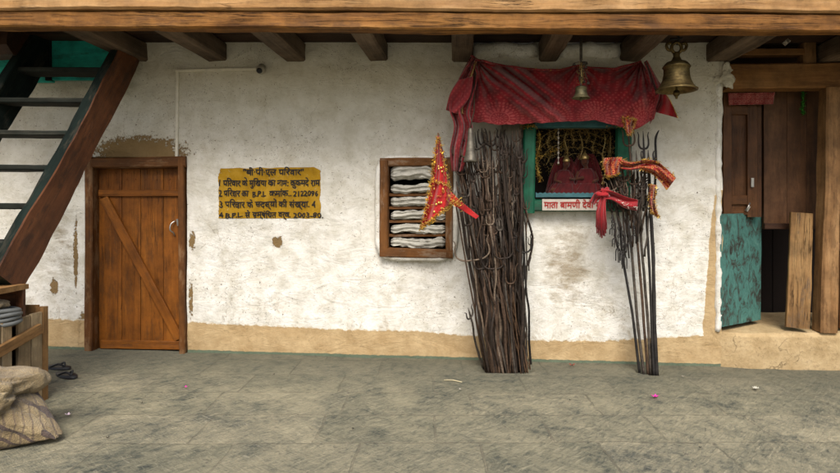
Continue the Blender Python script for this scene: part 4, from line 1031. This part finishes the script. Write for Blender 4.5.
tag(build('leaf_string', mb, M['greenleaf']), 'short string of green leaves hanging on the right door', 'leaf garland')
mb = MB(); mb.grid(lambda u, v: P(782+6*u+3*v, 43-5*u+3*v, -.3+.05*math.sin(u*9+v*3)), 8, 6)
tag(build('paper_scrap', mb, M['signwhite']), 'crumpled pale scrap tucked under the deck above the right doorway', 'paper')

# ------------------------------------------------------------------ crate corner
xc = -3.0
cr = thing('crate', (xc-.4, -1.55, floor_z(xc)), 'open wooden crate of pale planks below the box under the stair', 'crate')
fzc = floor_z(xc); yn, yf = -1.80, -1.34
pl_ = MB()
for (ya, yb2) in ((yf-.03, -1.47), (-1.475, -1.585), (-1.635, -1.72), (-1.725, yn)):
    pl_.hewn((xc, (ya+yb2)/2, fzc), (xc, (ya+yb2)/2, .635+.05*(ya+1.6)), .022, abs(yb2-ya)-.004, up=(0, 1, 0), wob=.003)
build('side_panel', pl_, M['crate'], cr)
mb = MB(); mb.hewn((xc-.02, yf, fzc-.02), (xc-.02, yf, .675), .06, .06, up=(0, 1, 0), wob=.005); build('corner_post', mb, M['crate_post'], cr)
mb = MB(); mb.hewn((xc-.085, yf-.005, fzc), (xc-.085, yf-.005, .69), .10, .025, up=(0, 1, 0), wob=.005); build('back_board', mb, M['crate_post'], cr)
mb = MB(); mb.hewn((xc+.022, yf-.07, .535), (xc+.022, yn, .455), .03, .07, wob=.004); build('batten', mb, M['crate_post'], cr)
mb = MB()
mb.hewn((xc-1.2, yf, fzc+.3), (xc-.15, yf, fzc+.3), .025, .58, wob=.004); mb.hewn((xc-1.2, yn, fzc+.3), (xc-.01, yn, fzc+.3), .025, .58, wob=.004); mb.hewn((xc-1.2, yf-.02, fzc+.3), (xc-1.2, yn+.02, fzc+.3), .025, .58, wob=.004)
build('end_panel', mb, M['crate'], cr)
mb = MB(); mb.hewn((xc-.6, yf-.02, .60), (xc-.6, yn+.02, .585), 1.17, .02, wob=.002); build('shelf', mb, M['brown_dark'], cr)
bx = thing('box', (xc-.5, -1.6, .61), 'dark brown open fronted wooden box on the crate carrying the foot of the stair', 'box')
y0b, y1b = -1.50, -1.86
mb = MB(); mb.hewn((xc-1.25, (y0b+y1b)/2, .838), (xc-.0, (y0b+y1b)/2, .842), .40, .035, up=(0, 0, 1), wob=.006); build('top_board', mb, M['crate_post'], bx)
mb = MB(); mb.hewn((xc-.03, y0b-.012, .605), (xc-.03, y0b-.012, .822), .05, .03, up=(0, 1, 0), wob=.004); mb.hewn((xc-1.2, y0b-.012, .715), (xc-.056, y0b-.012, .715), .022, .21, wob=.004); build('end_board', mb, M['stair'], bx)
mb = MB(); mb.hewn((xc-.40, y0b-.03, .715), (xc-.40, y1b, .715), .022, .21, wob=.004); build('back_board', mb, M['brown_dark'], bx)
mb = MB(); mb.hewn((xc-1.2, y1b+.01, .70), (xc-.30, y1b+.01, .70), .02, .19, wob=.004); build('near_board', mb, M['stair'], bx)
c = Vector((-3.06, -1.635, .625))
for k in range(4):
    mb = MB(); rr = .092-.006*(k % 2); mb.tube([c+Vector((math.cos(a)*rr*1.1, math.sin(a)*rr, .026*k+.006*math.sin(a*2+k))) for a in [i*2*math.pi/28 for i in range(30)]], .0145, 8, caps=False)
    tag(build('hose_coil', mb, M['hose']), 'loop of grey hose lying coiled in the box at the stair foot', 'hose', 'loops of grey hose in the box')
mb = MB(); mb.blob(c+Vector((-.01, -.03, .125)), (.06, .08, .03), 20, 12, .8, 14); tag(build('pouch', mb, M['sack']), 'small tan cloth pouch lying on the hose in the box', 'pouch')
# sacks
def sackblob(c, r, tip, amp, fr, sq, wr=.03):
    def fn(q):
        w = q+c
        q = q*(1+amp*fbm(w.x*3, w.y*3, w.z*3, 3))
        warp = Vector((MN.noise((w.x*4, w.y*4, w.z*4)), MN.noise((w.x*4, w.y*4, w.z*4+9)), MN.noise((w.x*4+5, w.y*4, w.z*4))))*.10
        w2 = w+warp
        fold = 1-abs(MN.noise((w2.x*fr*.6, w2.y*fr, w2.z*fr*1.5)))*2.2
        fold2 = 1-abs(MN.noise((w2.x*fr*1.7+3, w2.y*fr*1.7, w2.z*fr*2.4)))*2.2
        q = q+q.normalized()*(wr*fold+wr*.45*fold2)
        if q.x > r[0]*.35 and tip:                       # the empty corner runs out flat
            t = min(1.3, (q.x-r[0]*.35)/(r[0]*.65)); q.z = lerp(q.z, -r[2]*.82+q.z*.18, min(1, t)**1.9); q.x += tip*t*t; q.y *= (1-.55*min(1, t))
        if q.z < -r[2]*.86: q.z = -r[2]*.86
        return q
    mb = MB(); mb.blob(c, r, 130, 80, 0, 4, 0, sq, fn); return mb
c0 = ff(4, 418); base = Vector((-2.80, -2.05, floor_z(-2.80)))
mb = sackblob(base+Vector((-.01, 0, .145)), (.31, .23, .165), .12, .25, 6, .8, .014); tag(build('sack', mb, M['sack_striped']), 'half empty striped burlap sack lying flat on the floor at the bottom left', 'sack')
mb = sackblob(base+Vector((-.07, .02, .315)), (.27, .21, .10), 0, .45, 7, .8, .021); mb2 = mb
mb.blob(base+Vector((.09, -.12, .28)), (.12, .10, .10), 70, 46, 0, 4, 0, .9, lambda q: q*(1+.35*fbm(q.x*11, q.y*11, q.z*11+3, 3))+q.normalized()*.02*(1-2*abs(MN.noise((q.x*16+q.z*9, q.y*14, q.z*22)))))
mb.tube(catmull([base+Vector((-.3, -.2, .36)), base+Vector((0, -.23, .385)), base+Vector((.11, -.20, .37)), base+Vector((.20, -.08, .34))], 24), [.035+.012*MN.noise((i*.5, 1, 1)) for i in range(24)], 10)
tag(build('sack', mb, M['sack']), 'crumpled plain tan burlap sack folded on top of the striped sack', 'sack')
# sandals
for (px, py, rz, lab) in [(57, 369, -.25, 'black sandal with raised strap on the floor beside the crate'), (66, 377, -.5, 'flat black sandal nearer the camera on the floor by the crate')]:
    c = ff(px, py)+Vector((0, 0, .036)); root = thing('sandal', c, lab, 'sandal', 'sandals beside the crate'); m = Matrix.Rotation(rz, 3, 'Z'); mb = MB()
    def sole(u, v):
        a = u*2*math.pi; L_, W_ = .135, .047*(1+.18*math.cos(a)); z = [0, .018, .018, 0][min(3, int(v*3.001))]; k = 0 if v in (0,) else 1
        k = [1, 1, .0001, .0001][min(3, int(v*3.001))]
        return c+m @ Vector((math.cos(a)*L_*k, math.sin(a)*W_*k, z))
    mb.grid(sole, 40, 3); build('sole', mb, M['black'], root)
    mb = MB()
    for s in (-1, 1): mb.tube(catmull([c+m @ Vector((.08, 0, .018)), c+m @ Vector((.05, s*.025, .045)), c+m @ Vector((-.02, s*.045, .02))], 12), .008, 6)
    build('strap', mb, M['black'], root)

# ------------------------------------------------------------------ litter on the floor
def petal(px, py, sz, mat, label, cat, n=5, name='flower'):
    c = ff(px, py); c.z += .034+.008; mb = MB()
    for k in range(n):
        a = k*2*math.pi/n+random.random()*.5; d = Vector((math.cos(a), math.sin(a), .5)); w = Vector((-math.sin(a), math.cos(a), 0))
        mb.add([c, c+d*sz*.5+w*sz*.35, c+d*sz+Vector((0, 0, sz*.2)), c+d*sz*.5-w*sz*.35], [(0, 1, 2, 3)])
    tag(build(name, mb, mat), label, cat)
petal(655, 399, .030, M['pink'], 'bright magenta flower dropped on the floor right of the small cluster', 'flower', 6)
petal(186, 389, .018, M['pink'], 'small pink petal on the floor in front of the low door', 'petal', 3, 'petal')
petal(68, 417, .020, M['pale'], 'pale pink petals beside the striped sack corner', 'petal', 4, 'petal')
petal(2, 441, .022, M['signwhite'], 'white scrap on the floor at the lower left edge', 'scrap', 4, 'paper_scrap')
petal(572, 367, .030, M['leaf'], 'dry dark red leaf on the floor between the two trident groups', 'leaf', 3, 'leaf')
petal(756, 391, .030, M['drystem'], 'dry whitish blossom on the floor in front of the right doorway', 'blossom', 9, 'blossom')
petal(683, 378, .012, M['signwhite'], 'tiny white crumb on the floor right of the small cluster', 'crumb', 4, 'crumb')
petal(460, 391, .012, M['signwhite'], 'tiny white crumb on the floor left of the large bundle', 'crumb', 4, 'crumb')
a, b_ = ff(444, 381), ff(462, 383); mb = MB(); mb.tube([a+Vector((0, 0, .036)), (a+b_)/2+Vector((0, .01, .042)), b_+Vector((0, 0, .036))], .005, 5)
tag(build('straw', mb, M['straw']), 'yellow straw stalk on the floor left of the large bundle', 'straw')
for i, (px, py) in enumerate([(274, 376), (142, 405), (108, 440), (353, 431), (570, 402), (700, 450)]):
    petal(px, py, .012, M['ink'], 'small dark speck of litter lying on the slab floor', 'litter', 4, 'litter'); 
for o in list(COL.objects):
    if o.name.startswith('litter'): o['group'] = 'dark specks of litter on the floor'

# ------------------------------------------------------------------ light, sky, camera
w = bpy.data.worlds.new('World'); sc.world = w; w.use_nodes = True; nt = w.node_tree; nt.nodes.clear()
ou = nt.nodes.new('ShaderNodeOutputWorld'); bg = nt.nodes.new('ShaderNodeBackground'); sk = nt.nodes.new('ShaderNodeTexSky')
EL, AZ = 50, 188                                             # the light stands high, behind the camera
sk.sky_type = 'NISHITA'; sk.sun_disc = False; sk.sun_elevation = R(EL); sk.sun_rotation = R(AZ); sk.air_density = 1.2; sk.dust_density = 4.0; sk.ozone_density = .6
bg.inputs['Strength'].default_value = .165
nt.links.new(sk.outputs[0], bg.inputs[0]); nt.links.new(bg.outputs[0], ou.inputs[0])
sd = bpy.data.lights.new('sun', 'SUN'); sd.energy = 3.3; sd.angle = R(30); sd.color = (1, .965, .90)
so = bpy.data.objects.new('sun', sd); COL.objects.link(so); so.location = (1, -8, 9)
dirv = Vector((-math.sin(R(AZ)), -math.cos(R(AZ))*1, 0)); 
src = Vector((math.sin(R(AZ))*math.cos(R(EL))*-1, math.cos(R(AZ))*math.cos(R(EL)), math.sin(R(EL))))
so.rotation_euler = src.to_track_quat('Z', 'Y').to_euler()
cam = bpy.data.cameras.new('camera'); co = bpy.data.objects.new('camera', cam); COL.objects.link(co)
co.location = (0, -D, H); co.rotation_euler = (R(90), 0, 0)
cam.sensor_width = 36; cam.lens = F/840*36; cam.shift_x = -(CX-420)/840; cam.shift_y = -(236.5-CY)/840; cam.clip_end = 500; cam.clip_start = .05
sc.camera = co
sc.view_settings.view_transform = 'Standard'; sc.view_settings.look = 'None'; sc.view_settings.exposure = 0; sc.view_settings.gamma = 1
sc.render.engine = 'CYCLES'
try:
    sc.cycles.use_denoising = True; sc.cycles.denoiser = 'OPENIMAGEDENOISE'; sc.cycles.denoising_prefilter = 'ACCURATE'
except Exception: pass
sc.cycles.max_bounces = 8
